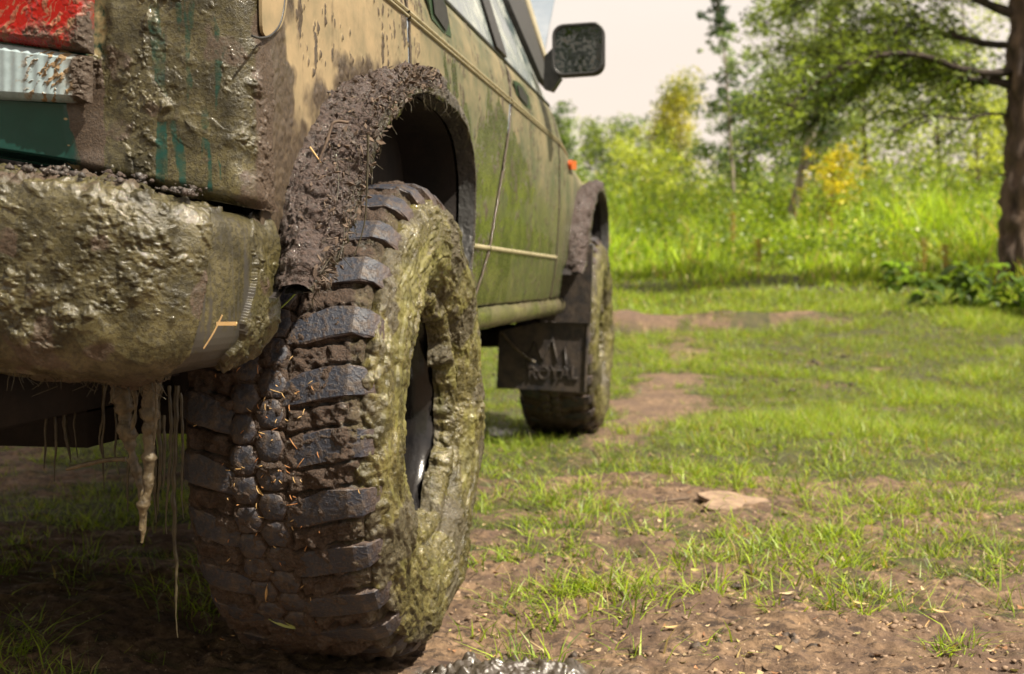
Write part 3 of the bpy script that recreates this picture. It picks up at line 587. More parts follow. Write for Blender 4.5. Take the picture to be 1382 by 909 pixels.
# the big willow on the right
WD = 12.3; wx = (1375-975)/F_PX*WD; wz = float(gz(wx, WD)); wil = empty('willow_tree', (wx, WD, wz), 'big rough-barked willow with arching dark branches at the right', 'tree')
def wl(px, py, dy=0): return onax(1, WD+dy, px, py)-np.array([wx, WD, wz])
path = resample([wl(1390, 430), wl(1384, 395), wl(1382, 330), wl(1386, 250), wl(1390, 170), wl(1390, 90), wl(1393, 0), wl(1392, -160), wl(1400, -420)], 90, 2)
na = 40; rr = np.interp(np.arange(90), [0, 6, 20, 50, 89], [.30, .23, .19, .17, .12]); a = np.linspace(0, 2*math.pi, na, endpoint=False)
P = path[:, None]+rr[:, None, None]*np.stack([np.cos(a), np.sin(a), a*0], -1)[None]; P += (P-path[:, None])*(.35*ridged(P*[13, 13, 3], 4)-.3+.18*fbm(P*[4, 4, 2], 2))[..., None]
mk('trunk', P.reshape(-1, 3), np.concatenate([gridf(90, na), np.stack([np.arange(89)*na+na-1, (np.arange(89)+1)*na+na-1, (np.arange(89)+1)*na, np.arange(89)*na], 1)]), M['bark'], wil)
limbs = [([(1372, 118), (1345, 108), (1300, 108), (1265, 95), (1225, 84), (1185, 92), (1150, 110), (1120, 138), (1098, 168)], .05, -.2),
         ([(1374, 95), (1340, 100), (1290, 92), (1250, 74), (1200, 70), (1140, 88), (1090, 120), (1060, 150)], .045, -.9), ([(1374, 60), (1330, 60), (1280, 45), (1220, 40), (1150, 55), (1090, 80)], .045, .8),
         ([(1372, 160), (1348, 152), (1320, 156), (1300, 162), (1270, 156), (1240, 158), (1205, 178)], .018, -.3), ([(1374, 20), (1330, 5), (1270, -30), (1200, -45), (1120, -30), (1070, 10)], .055, .3),
         ([(1376, -40), (1420, -90), (1480, -120), (1560, -90)], .06, 0), ([(1376, 0), (1350, -60), (1290, -120), (1200, -140)], .06, -1.2), ([(1385, 80), (1420, 40), (1500, 30), (1580, 60)], .05, .8)]
LP = []; tb = MB()
for pts, r, dy in limbs:
    r = r*.85
    b = resample([wl(a_, b_, dy*k/len(pts)) for k, (a_, b_) in enumerate(pts)], 26, 2); MB().tube(b, np.linspace(r, .008, 26), 9, .5).build('limb', M['darkbark'], wil)
    dens = 90 if r > .02 else 16
    for k in range(dens):
        i = int(rng.integers(3, 25)); s = 1 if b[-1][0] > b[0][0] else -1
        d = (b[i+0]-b[i-2]); d /= np.linalg.norm(d)+1e-9; d = d+np.array([rng.normal(0, .35), rng.normal(.45, .4), rng.normal(.2, .55)]); L = rng.uniform(.35, 1.0)
        tw = limb(b[i], d, L, 7, .35, -.05); tb.tube(tw, np.linspace(.007, .002, 7), 4, 0, False)
        for _ in range(int(L*90)):
            u = rng.uniform(.15, 1)*6; j = min(5, int(u)); LP.append(tw[j]+(tw[j+1]-tw[j])*(u-j)+rng.normal(0, .045, 3))
tb.build('twigs', M['darkbark'], wil)['kind'] = 'stuff'; MB().tube(resample([wl(1358, 235), wl(1348, 236), wl(1338, 234)], 5), [.02, .014, .008, .006, .004], 6).build('broken_stub', M['bark'], wil)
LP = np.array(LP); V, Fq, C = leaves(LP, .07, crown_cols(LP, (.03, .06, .012), (.15, .2, .045), 1.5), .26, .25); mk('crown', V, Fq, M['leaf'], wil, False, C); print('willow leaves', len(LP))

# ------------------------------------------------------------------ the vehicle
CARX = -1.44
car = empty('off_road_vehicle', (CARX, 3.6, 0), 'mud-covered green four-wheel-drive vehicle with raised bonnet, seen from behind', 'vehicle')
def fix(o):      # coordinates are given in world space; the root sits at CARX,3.6
    o.location = (-CARX, -3.6, 0) if o.parent == car else o.location
    return o
BXZ = ([.48, .55, .60, .66, .72, .9, 1.05, 1.12, 1.17, 1.22, 1.27, 1.40], [-.64, -.605, -.592, -.582, -.575, -.568, -.567, -.570, -.578, -.590, -.615, -.70])
def bx(z, y=None):
    x_ = np.interp(z, *BXZ)
    if y is not None: x_ = x_-.05*sst(4.6, 5.7, y)-.10*sst(4.2, 5.2, y)*sst(1.0, 1.25, z)
    return x_
ARCH = np.array([onax(0, -.51, *q)[1:] for q in [(416, 402), (440, 366), (457, 335), (470, 300), (485, 255), (500, 215), (515, 172), (535, 140), (560, 125), (590, 130), (615, 148), (633, 180), (641, 230), (641, 290), (637, 350), (634, 372)]])
BODYN = np.array([onax(0, -.575, *q)[1:] for q in [(368, 398), (372, 352), (378, 310), (385, 255), (397, 212), (412, 178), (437, 132), (475, 110), (520, 108), (552, 112)]])
apoly = [(y_-.03 if y_ < 2.1 else y_+.015, z_+.012) for y_, z_ in ARCH]+[(2.62, .3), (1.5, .3)]
ap_front = [(y_+3.03, z_+.045) for y_, z_ in apoly]
STAIN = [np.array([onax(0, -.57, *q)[1:] for q in pl] ) for pl in [
    [(640, 185), (646, 160), (651, 165), (657, 112), (663, 150), (672, 125), (683, 165), (691, 200), (686, 262), (655, 262), (636, 265)],
    [(690, 178), (706, 215), (722, 262), (712, 275), (694, 285), (683, 285)], [(596, 85), (600, 72), (605, 132), (598, 132)], [(607, 85), (611, 78), (617, 130), (608, 140)], [(640, 288), (700, 298), (748, 325), (744, 350), (640, 335)], [(616, 150), (624, 130), (632, 165), (636, 190)]]]
def side_cols(Y, Z):
    P = np.stack([Y*0, Y, Z], -1); wy = Y+.016*fbm(P*[1, 14, 6], 3); wz = Z+.022*fbm(P*[1, 22, 4]+5, 3)
    g = np.zeros_like(Y)
    for pl in STAIN: g = np.maximum(g, inpoly(wy, wz, pl)*1.)
    low = (wz < .712) & (wy < 3.35+.3*fbm(P*[1, 9, 1.5]+2, 3)); g = np.maximum(g, low*.95)
    haze = sst(1.02, .8, wz+.04*fbm(P*6, 3))*sst(2.0, 2.5, Y)*.62
    R_ = np.maximum(g, haze); D_ = .93-.44*sst(1.9, 2.6, Y)-.15*sst(1.1, .95, Z)*sst(2.2, 2.7, Y)+.25*fbm(P*[1, 5, 3]+11, 4)*sst(1.9, 2.4, Y)
    sp_ = pellets(warp(P, .004, 60)*[1, 1, .27]+.3, .011, .10)+pellets(P*[1, 1, .5], .0065, .34)*.9; sp_ *= sst(-.1, .3, fbm(P*5+9, 2)+.25)
    streak = sst(.35, .6, fbm(P*[1, 30, 3.5]+7, 3)+.1)*sst(2.2, 1.6, Y)*.7
    B_ = np.clip(sst(.25, .42, sp_)*1.1+streak*.5, 0, 1); B_ = np.maximum(B_, sst(1.575, 1.55, Y+.05*fbm(P*11, 4)-.035*(1-sst(.75, 1.1, Z)))*.95)
    B_ = np.maximum(B_, sst(.90, .80, Z+.03*fbm(P*14, 3))*sst(1.66, 1.6, Y)*.9)
    bn = resample(BODYN, 50, 1); P2_ = np.stack([Y, Z], -1); near = (Y < 2.35) & (Z < 1.2); dd_ = np.full(Y.shape, 9.)
    dd_[near] = np.min(np.linalg.norm(P2_[near][:, None]-bn[None], axis=-1), axis=1)
    fan = sst(.055, .0, dd_+.05*fbm(P*[1, 16, 16]+3, 4))*.95; B_ = np.maximum(B_, fan)
    return np.stack([R_*(1-B_*.6), D_, B_], -1), sp_
def panel(name, yl, yr, zlo, zhi, ny, nzz, mat='side', cut=(), label=None):
    zz = np.linspace(zlo, zhi, nzz); u = np.linspace(0, 1, ny); YL = np.array([yl(z_) for z_ in zz]); YR = np.array([yr(z_) for z_ in zz])
    Y = YL[None]+(YR-YL)[None]*u[:, None]; Z = np.broadcast_to(zz, Y.shape); X = bx(Z, Y)
    C, sp_ = side_cols(Y, Z); X = X+.0008*sst(.2, .5, sp_)+.003*C[..., 2]*np.abs(fbm(np.stack([X, Y, Z], -1)*50, 3))
    rim = np.minimum.reduce([(Y-YL[None]), (YR[None]-Y)]); X = X-.006*(1-np.clip((YR[None]-Y)/.006, 0, 1))**2; C = np.where((rim > .0075)[..., None], C, np.array([0, 0, 1.]))  # panel edges coloured dark to paint the shade of the door gaps
    Fq = gridf(ny, nzz); cy = Y.ravel()[Fq].mean(1); cz = Z.ravel()[Fq].mean(1); keep = np.ones(len(Fq), bool)
    for pl in cut: keep &= ~inpoly(cy, cz, pl)
    o = mk(name, np.stack([X, Y, Z], -1).reshape(-1, 3), Fq[keep][:, ::1], M[mat], car, True, C.reshape(-1, 3))
    md = o.modifiers.new('thickness', 'SOLIDIFY'); md.thickness = .004; md.offset = 0 
    return fix(tagd(o, label))
s2z = [.50, .585, .74, .886, 1.05, 1.185, 1.3]; s2y = [2.84, 2.886, 3.02, 3.117, 3.25, 3.335, 3.39]
seam2 = lambda z_: float(np.interp(z_, s2z, s2y)); seam1 = lambda z_: 2.19+max(0, .95-z_)*.9
seam3 = lambda z_: 4.28-.10*max(0, .9-z_)
panel('quarter_panel', lambda z_: 1.475, lambda z_: 2.187, .60, 1.36, 320, 290, cut=[apoly])
panel('rear_door', lambda z_: seam1(z_)+.010, lambda z_: seam2(z_)-.012, .585, 1.245, 260, 170, cut=[apoly])
panel('front_door', lambda z_: seam2(z_)+.012, lambda z_: seam3(z_)-.012, .58, 1.245, 200, 130)
panel('front_wing', lambda z_: seam3(z_)+.012, lambda z_: 5.75, .58, 1.235, 160, 90, cut=[ap_front])
# inner shell behind the panels (also roof, far side, tailgate) in one dark piece set back from the skin
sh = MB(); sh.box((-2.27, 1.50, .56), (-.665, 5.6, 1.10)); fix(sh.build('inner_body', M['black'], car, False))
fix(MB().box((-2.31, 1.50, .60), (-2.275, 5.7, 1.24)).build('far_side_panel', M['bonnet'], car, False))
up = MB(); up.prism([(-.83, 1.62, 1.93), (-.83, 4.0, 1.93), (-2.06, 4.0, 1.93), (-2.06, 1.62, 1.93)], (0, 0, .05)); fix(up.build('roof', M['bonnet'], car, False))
fix(MB().prism([(-.74, 5.0, 1.08), (-.74, 5.75, 1.0), (-2.2, 5.75, 1.0), (-2.2, 5.0, 1.08)], (0, 0, -.05)).build('engine_bay', M['black'], car, False))
# raised bonnet
b0, b1_ = onax(0, -.72, 733, 78), onax(0, -.72, 748, 0); dd = b1_-b0; bl = b0-dd*1.6; bh = b0+dd*3.2
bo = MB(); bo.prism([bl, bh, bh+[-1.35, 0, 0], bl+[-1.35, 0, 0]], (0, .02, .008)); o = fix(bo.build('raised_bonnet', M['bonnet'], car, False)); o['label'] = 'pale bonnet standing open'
# mouldings
def strip(name, z_, h_, segs, mat='chrome', out=.007):
    for y0, y1 in segs:
        yy = np.linspace(y0, y1, 24); prof = [(-.004, -h_), (out*.8, -h_*.9), (out, -h_*.3), (out, h_*.3), (out*.8, h_*.9), (-.004, h_)]
        V = [(float(bx(z_+b_, y_))+a_, y_, z_+b_) for y_ in yy for a_, b_ in prof]; fix(mk(name, V, gridf(24, 6)[:, ::-1], M[mat], car))
for dz_, h_ in ((0.0055, .0028), (-.0055, .0028)): strip('belt_moulding', 1.126+dz_, h_, [(1.48, 2.185), (2.196, seam2(1.12)-.006), (seam2(1.12)+.006, 4.27), (4.29, 4.75)])
strip('lower_moulding', .722, .006, [(2.60, seam2(.72)-.006), (seam2(.72)+.006, 4.24)])
# sill
yy = np.linspace(2.50, 4.62, 60); a = np.linspace(math.pi*.5, -math.pi*.75, 20); YY, AA = np.meshgrid(yy, a, indexing='ij'); X = -.618+.030*np.cos(AA); Z = .548+.033*np.sin(AA); PP = np.stack([X, YY, Z], -1); PP += .002*fbm(PP*20, 3)[..., None]
CC = np.stack([.75+.3*fbm(PP*[8, 3, 8], 3), np.full(X.shape, .75), sst(0, .5, fbm(PP*[6, 4, 6]+4, 3))*.5], -1); fix(mk('sill', PP.reshape(-1, 3), gridf(60, 20)[:, ::-1], M['side'], car, True, CC.reshape(-1, 3)))
# door handles: flap, and a raised dark plate standing in for its recess
def handle(poly_px, inner_px):
    P_ = np.array([onax(0, float(bx(1.17))+.002, *q) for q in poly_px]); root = fix(MB().prism(P_, (.004, 0, 0)).build('door_handle', M['side'], car)); 
    Q = np.array([onax(0, float(bx(1.17))+.008, *q) for q in inner_px]); o = MB().prism(Q, (.0015, 0, 0)).build('handle_dark_plate', M['plastic'], root, False); return root
handle([(574, -12), (580, 25), (598, 46), (607, 50), (604, 30), (600, 8), (590, -14)], [(583, -10), (586, 18), (602, 42), (605, 30), (602, 10), (592, -12)])
handle([(692, 108), (696, 128), (708, 145), (715, 148), (712, 130), (700, 112)], [(698, 114), (701, 130), (712, 143), (712, 132), (704, 118)])
# windows and pillars on the leaning greenhouse plane
GC, GN = np.array([-.60, 3, 1.245]), np.array([1, 0, .34]); GN = GN/np.linalg.norm(GN)
def gp(px, py, o=0.): return onpl(GC+GN*o, GN, px, py)
def gl(name, poly, mat, o=0., th=.006, parent=None): r_ = MB().prism([gp(*q, o) for q in poly], GN*th).build(name, M[mat], parent or car, False); return fix(r_)
def gyz(y_, z_): # point on the plane
    return np.array([-.60-.34*(z_-1.245), y_, z_])
def glq(name, yz, mat, o=0., th=.006): return fix(MB().prism([gyz(*q)+GN*o for q in yz], GN*th).build(name, M[mat], car, False))
glq('rear_side_window', [(1.7, 1.25), (2.12, 1.25), (2.12, 1.85), (1.85, 1.85)], 'glass')
bpx = gp(658, 36); b_top = gp(647, 0); tb_ = (b_top-bpx)/(b_top[2]-bpx[2])
yb = bpx[1]; sl = tb_[1]
glq('rear_door_window', [(2.24, 1.252), (yb-.06, 1.252), (yb-.06+sl*.6, 1.85), (2.24, 1.85)], 'glass')
glq('pillar', [(yb-.055, 1.252), (yb+.10, 1.252), (yb+.10+sl*.6, 1.9), (yb-.055+sl*.6, 1.9)], 'plastic', .002, .012)
pA = [gp(733, 118), gp(722, 110), gp(678, 0), gp(702, 0)]; e1 = gp(728, 116); e0 = gp(678, 0); e2 = gp(737, 112); e3 = gp(703, 0)
glq('front_door_window', [(yb+.105, 1.252), (float(e1[1])-.02, 1.252), (float(e0[1])-.01, float(e0[2])), (float(e0[1]-.35), 1.88), (yb+.15, 1.88)], 'glass')
fix(MB().prism([gp(724, 108, .004), gp(737, 122, .004), gp(738, 112, .004), gp(703, 0, .004), gp(690, -60, .004), gp(660, -60, .004), gp(677, 0, .004)], GN*.02).build('windscreen_pillar', M['plastic'], car, False))
fix(MB().prism([gp(738, 112, .01), gp(741, 110, .01), gp(708, 0, .01), gp(692, -60, .01), gp(688, -60, .01), gp(704, 0, .01)], GN*.02).build('pillar_trim', M['chrome'], car, False))
yy = np.linspace(1.6, 4.25, 30); tb2 = MB().tube(np.stack([np.full(30, -.603), yy, np.full(30, 1.249)], 1), .008, 8); fix(tb2.build('window_seal', M['plastic'], car))
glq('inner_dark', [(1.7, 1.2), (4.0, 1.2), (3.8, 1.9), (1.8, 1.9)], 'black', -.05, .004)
# wing mirror
MY = 3.93
def rrect(px0, py0, px1, py1, r, yv, n=6, skew=0):
    pts = []
    for cx, cy, a0 in ((px1-r, py0+r, -90), (px1-r, py1-r, 0), (px0+r, py1-r, 90), (px0+r, py0+r, 180)):
        for k in range(n):
            a_ = math.radians(a0+90*k/(n-1)); xx = cx+r*math.cos(a_); pts.append(onax(1, yv, xx, cy+r*math.sin(a_)+skew*(xx-px0)))
    return np.array(pts)
ho = rrect(745, 33, 815, 103, 15, MY, skew=-.07); hb = ho.mean(0)+(ho-ho.mean(0))*.8+[0, .11, 0]; hm = ho.mean(0)+(ho-ho.mean(0))*1.0+[0, .05, 0]; nn = len(ho)
hi = ho.mean(0)+(ho-ho.mean(0))*.9; hi2 = hi+[0, .012, 0]
V = np.concatenate([hi2, hi, ho+[0, .001, 0], hm, hb, [hb.mean(0)]]); Fq = []
for L_ in range(4):
    for k in range(nn): Fq.append((L_*nn+k, L_*nn+(k+1) % nn, (L_+1)*nn+(k+1) % nn, (L_+1)*nn+k))
tri = [(4*nn+k, 4*nn+(k+1) % nn, 5*nn) for k in range(nn)]
mir = fix(mk('wing_mirror', V, [np.array(Fq), np.array(tri)], M['plastic'], car))
mg = hi2+[0, -.004, 0]; mk('mirror_glass', np.concatenate([[mg.mean(0)], mg]), np.array([(0, 1+k, 1+(k+1) % nn) for k in range(nn)]), M['mirror'], mir, False)
MB().prism([onax(1, MY+.03, *q) for q in [(735, 75), (748, 62), (752, 98), (757, 104), (745, 122), (733, 118)]], (0, .05, 0)).build('mirror_arm', M['plastic'], mir)
# side indicator
P_ = [onax(0, float(bx(1.06, 4.55))+.004, *q) for q in [(767, 216), (774, 217), (774, 229), (767, 228)]]; fix(MB().prism(P_, (.012, 0, 0)).build('side_indicator', M['amber'], car))
# fuel flap
P_ = resample(np.array([onax(0, -.566+.001, *q) for q in [(385, -170), (386, -20), (381, 28), (368, 46), (352, 51), (349, 30), (349, -170)]]), 60, 3); fl = MB().prism(P_, (.004, 0, 0)).build('fuel_flap', M['side'], car); fl.data.color_attributes.new('mk', 'FLOAT_COLOR', 'POINT').data.foreach_set('color', np.tile([0, .95, .0, 1], len(fl.data.vertices)).astype(np.float32)); fix(fl)
cur = resample(np.array([onax(0, -.561, *q) for q in [(386, -60), (386, -20), (381, 28), (368, 47), (352, 52), (340, 48)]]), 40, 2); fix(MB().tube(cur, .0016, 6).build('flap_gap_line', M['plastic'], car))  # dark tube drawn in place of the shaded gap round the flap

# rear corner panel: plan curve, mud displacement
plan = resample([(-.568, 1.492), (-.568, 1.475), (-.575, 1.445), (-.60, 1.430), (-.66, 1.420), (-.78, 1.408), (-1.0, 1.395), (-1.5, 1.38)], 700, 2)
pl = plan[plan[:, 0] > -1.02]; nu = 460; pl = resample(pl, nu)
nzv = 340; v = np.linspace(0, 1, nzv)
zb_ = np.interp(pl[:, 0], [-.95, -.78, -.567], [.803, .775, .728]); Z = zb_[:, None]+(1.12-zb_)[:, None]*v[None]
X = np.broadcast_to(pl[:, :1], Z.shape)+0.; Y = np.broadcast_to(pl[:, 1:], Z.shape)+0.; roll = sst(.04, 0, v)[None]*.02; Y = Y+roll
P = np.stack([X, Y, Z], -1); pxx, pyy = proj(P); wob = 10*fbm(P*18, 3)
mudm = sst(128, 160, pxx+wob*1.5); mudm = np.maximum(mudm, sst(88, 112, pxx+wob)*sst(60, 85, pyy)*.8)
sideward = sst(345, 362, pxx+wob*.8)
smooth_lo = inpoly(pxx+wob*.5, pyy+wob, [(215, 165), (240, 160), (262, 175), (280, 185), (300, 225), (300, 262), (215, 245)])*1.
smooth_hi = inpoly(pxx+wob, pyy+wob, [(205, 5), (285, 0), (300, 60), (290, 150), (270, 175), (240, 155), (205, 100)])*1.
lump = mudm*(1-.45*sideward); smo = np.maximum(smooth_lo, smooth_hi*.8)
for _ in range(14): smo = (smo+np.roll(smo, 1, 0)+np.roll(smo, -1, 0)+np.roll(smo, 1, 1)+np.roll(smo, -1, 1))/5
lump = lump*(1-.72*smo)
n_ = gnormal(P); n_ *= -np.sign(n_[..., 1:2]+1e-9)*1.0; n_ = np.where(n_[..., 1:2] > 0, -n_, n_)
hgt = mudh(P, 1, .8, 1.2)+.003*sst(.1, .5, fbm(P*8+5, 3)); P = P+n_*(lump*hgt+.004*mudm)[..., None]
R_ = mudm*(1-sideward)*(.95-.54*np.maximum(smooth_lo, .75*smooth_hi)*sst(.0, .3, fbm(P*[70, 30, 7], 3)+.12)); D_ = np.maximum(.35*sst(90, 130, pxx)+.12, sideward)*(1-.9*np.maximum(smooth_lo, smooth_hi)); D_ = np.maximum(D_, sst(145, 120, pxx)*sst(.25, .5, fbm(P*[26, 26, 40]+4, 3))*sst(30, 90, pxx)*.9); 
B_ = inpoly(pxx+wob, pyy+wob, [(98, 100), (112, 78), (138, 80), (146, 120), (142, 222), (110, 226), (100, 180)])*.8; B_ = np.maximum(B_, .6*sst(.2, .5, fbm(P*15+1, 3))*mudm*(1-sideward)); B_ = np.maximum(B_, sst(330, 350, pxx+wob)*.92)
o = mk('rear_corner_panel', P.reshape(-1, 3), gridf(nu, nzv), M['rear'], car, True, np.stack([R_, D_, B_], -1).reshape(-1, 3)); fix(o)
# tail lamp and reversing lamp (bulging lenses standing 1-2 cm proud of the panel)
def lens(name, poly_px, y0, depth, mat, ribs=0, mudf=None):
    q = np.array(poly_px, float); x0_, x1_ = q[:, 0].min(), q[:, 0].max(); y0_, y1_ = q[:, 1].min(), q[:, 1].max(); nu_, nv_ = 260, 150
    U, Vv = np.meshgrid(np.linspace(x0_, x1_, nu_), np.linspace(0, 1, nv_), indexing='ij')
    top = np.interp(U, q[:len(q)//2, 0], q[:len(q)//2, 1]); bot = np.interp(U, q[len(q)//2:, 0][::-1], q[len(q)//2:, 1][::-1]); PY = top+(bot-top)*Vv
    P_ = np.array([onax(1, y0, a_, b_) for a_, b_ in zip(U.ravel(), PY.ravel())]).reshape(nu_, nv_, 3)
    e = np.minimum(np.minimum(Vv, 1-Vv)*(y1_-y0_)/12, np.minimum(1, (x1_-U)/14)); P_[..., 1] -= depth*np.sqrt(np.clip(e, 0, 1))+(.0006*np.cos(U*ribs) if ribs else 0)
    C = mudf(U, PY, P_); P_[..., 1] -= .005*C[..., 2]*np.abs(fbm(P_*70, 3))+.003*sst(.4, .7, C[..., 1])*np.abs(fbm(P_*90, 2))
    return fix(mk(name, P_.reshape(-1, 3), gridf(nu_, nv_), M[mat], car, True, C.reshape(-1, 3)))
lens('tail_lamp', [(-60, -60), (128, -60), (148, 76), (100, 68), (60, 60), (-60, 50)][:2]+[(128, 74), (-60, 48)], 1.402, .018, 'red', 0,
     lambda U, V_, P_: np.stack([sst(130, 150, U)*.9, .10+.42*sst(.12, .5, fbm((warp(P_, .006, 60)@np.array([[.8, 0, .6], [0, 1, 0], [-.6, 0, .8]]))*[200, 1, 50], 4)+.1)+.3*sst(60, 130, U+8*fbm(P_*30, 2))*sst(.0, .4, fbm(P_*50, 2)+.2), .5*sst(28, 50, V_+3*fbm(P_*40, 2))*.8+.35*sst(.1, .4, fbm(P_*35+5, 3))+.55*sst(90, 125, U+10*fbm(P_*30, 2))], -1))
lens('reversing_lamp', [(-60, 50), (126, 76), (122, 140), (-60, 132)], 1.400, .014, 'clear', .42,
     lambda U, V_, P_: np.stack([V_*0+.0, .1+.75*sst(.1, .35, fbm((warp(P_, .006, 60)@np.array([[.7, 0, .7], [0, 1, 0], [-.7, 0, .7]]))*[190, 1, 50]+2, 4)+.04)*sst(10, 70, U)+.35*sst(70, 110, U), .9*sst(92, 112, U+10*fbm(P_*30, 2))], -1))

# bumper
bp = resample([(-1.95, 1.25), (-1.5, 1.235), (-1.05, 1.245), (-.80, 1.262), (-.67, 1.285), (-.61, 1.325), (-.578, 1.385), (-.570, 1.44), (-.574, 1.50)], 800, 3); a_ = bp[bp[:, 0] > -1.15]; nu = 460; bpv = resample(a_, nu)
def bumper_sheet(pth, nu_, nv_):
    x_ = pth[:, 0]; zt = np.interp(x_, [-1.2, -.87, -.70, -.56], [.787, .772, .752, .728])[:, None]; zb = np.interp(x_, [-1.2, -.9, -.66, -.56], [.560, .545, .518, .535])[:, None]
    prof = resample([(.10, 1.0), (.04, .985), (.012, .95), (0, .86), (0, .6), (.002, .32), (.010, .14), (.030, .04), (.075, -.02), (.13, -.03), (.20, 0)], nv_, 2)
    tx = np.gradient(pth, axis=0); tx /= np.linalg.norm(tx, axis=1)[:, None]; inn = np.stack([-tx[:, 1], tx[:, 0]], 1)   # inward normal
    inn *= np.where(inn[:, 1:2]+(-inn[:, 0:1]) > 0, 1, -1)
    X_ = pth[:, 0:1]+inn[:, 0:1]*prof[None, :, 0]; Y_ = pth[:, 1:2]+inn[:, 1:2]*prof[None, :, 0]; Z_ = zb+(zt-zb)*prof[None, :, 1]
    return np.stack([X_, Y_, Z_], -1)
P = bumper_sheet(bpv, nu, 300); n_ = gnormal(P); cen = np.array([-1.2, 1.7, .65]); n_ = np.where(((P-cen)*n_).sum(-1, keepdims=True) < 0, -n_, n_)
pxx, pyy = proj(P); wob = 9*fbm(P*16, 3)
strip_ = inpoly(pxx+wob*.5, pyy+wob*.5, [(282, 285), (338, 285), (340, 380), (322, 455), (282, 505), (215, 535), (205, 520), (255, 478), (272, 420), (280, 340)])*1.
from_top = sst(.80, .72, P[..., 2])
lump = (1-.96*strip_); under = sst(.56, .50, P[..., 2]+.01*fbm(P*12, 2))
P2 = P@np.array([[.8, 0, .45], [0, 1, 0], [-.55, 0, .75]])
h_ = mudh(P, 1., .62, 1.9)+.0008*np.clip(ridged(P2*[14, 30, 42]+3, 3)-.6, 0, 1.3)+.004*sst(.15, .5, fbm(P*8+1, 3))*1.+.012*sst(342, 365, pxx+wob)
topm = sst(285, 255, pyy-.13*pxx+20)*1.; h_ += topm*.010*np.abs(fbm(P*45+7, 3)); P = P+n_*(lump*(h_+.003))[..., None]
D_ = np.maximum(sst(60, 20, pxx+wob)*sst(.0, .35, fbm(P*18+3, 3)+.15)*.95, .3*sst(.3, .6, fbm(P*25, 3))*topm); B_ = np.clip(.75*topm*sst(-.1, .3, fbm(P*20, 2))*sst(180, 100, pxx)+.65*sst(.25, .5, fbm(P*13+6, 3))+under*.85, 0, 1)*(1-strip_)
R_ = .95*(1-strip_*.95)+0*P[..., 0]; stn = inpoly(pxx+3*fbm(P*60, 2), pyy, [(282, 285), (338, 285), (340, 380), (322, 455), (282, 505), (215, 535), (205, 520), (255, 478), (272, 420), (280, 340)]); R_ = np.where(stn, .46+.5*fbm(P*[160, 160, 7], 3)+.25*sst(430, 330, pyy)-.3*sst(430, 470, pyy), np.maximum(R_, .9)); B_ = np.maximum(B_, 0)
bum = fix(mk('rear_bumper', P.reshape(-1, 3), gridf(nu, 300), M['bumper'], car, True, np.stack([R_, D_*(1-B_), B_], -1).reshape(-1, 3)))
pth = resample(bp[bp[:, 0] < -1.14], 30); Pq = bumper_sheet(pth, 30, 20); fix(mk('bumper_far_half', Pq.reshape(-1, 3), gridf(30, 20), M['bumper'], car, True, np.tile([.9, 0, .3], (600, 1))))
# soil heaped on the bumper step and along the panel edge
m_ = MB()
for k in range(900):
    u = rng.random(); i = int(u*(nu-1)); x_ = bpv[i, 0]; 
    if x_ < -.98 or fbm(np.array([x_*14, 3.3, 1.]), 2) < .0: continue
    zt = float(np.interp(x_, [-1.2, -.87, -.70, -.56], [.787, .772, .752, .728])); r = .0012+.0045*rng.random()**3; off = rng.uniform(.02, .13)
    blob(m_, (x_-.1*off*(x_ > -.62), bpv[i, 1]+off*(.9 if x_ < -.62 else .3), zt+r*.4+.004+.012*sst(.04, .12, off)*rng.random()), r, 6, .8, k)
o = m_.build('soil_heap', M['flare'], car); o.data.color_attributes.new('mk', 'FLOAT_COLOR', 'POINT').data.foreach_set('color', np.tile([.45, .25, .5, 1], len(o.data.vertices)).astype(np.float32)); o['kind'] = 'stuff'; fix(o)

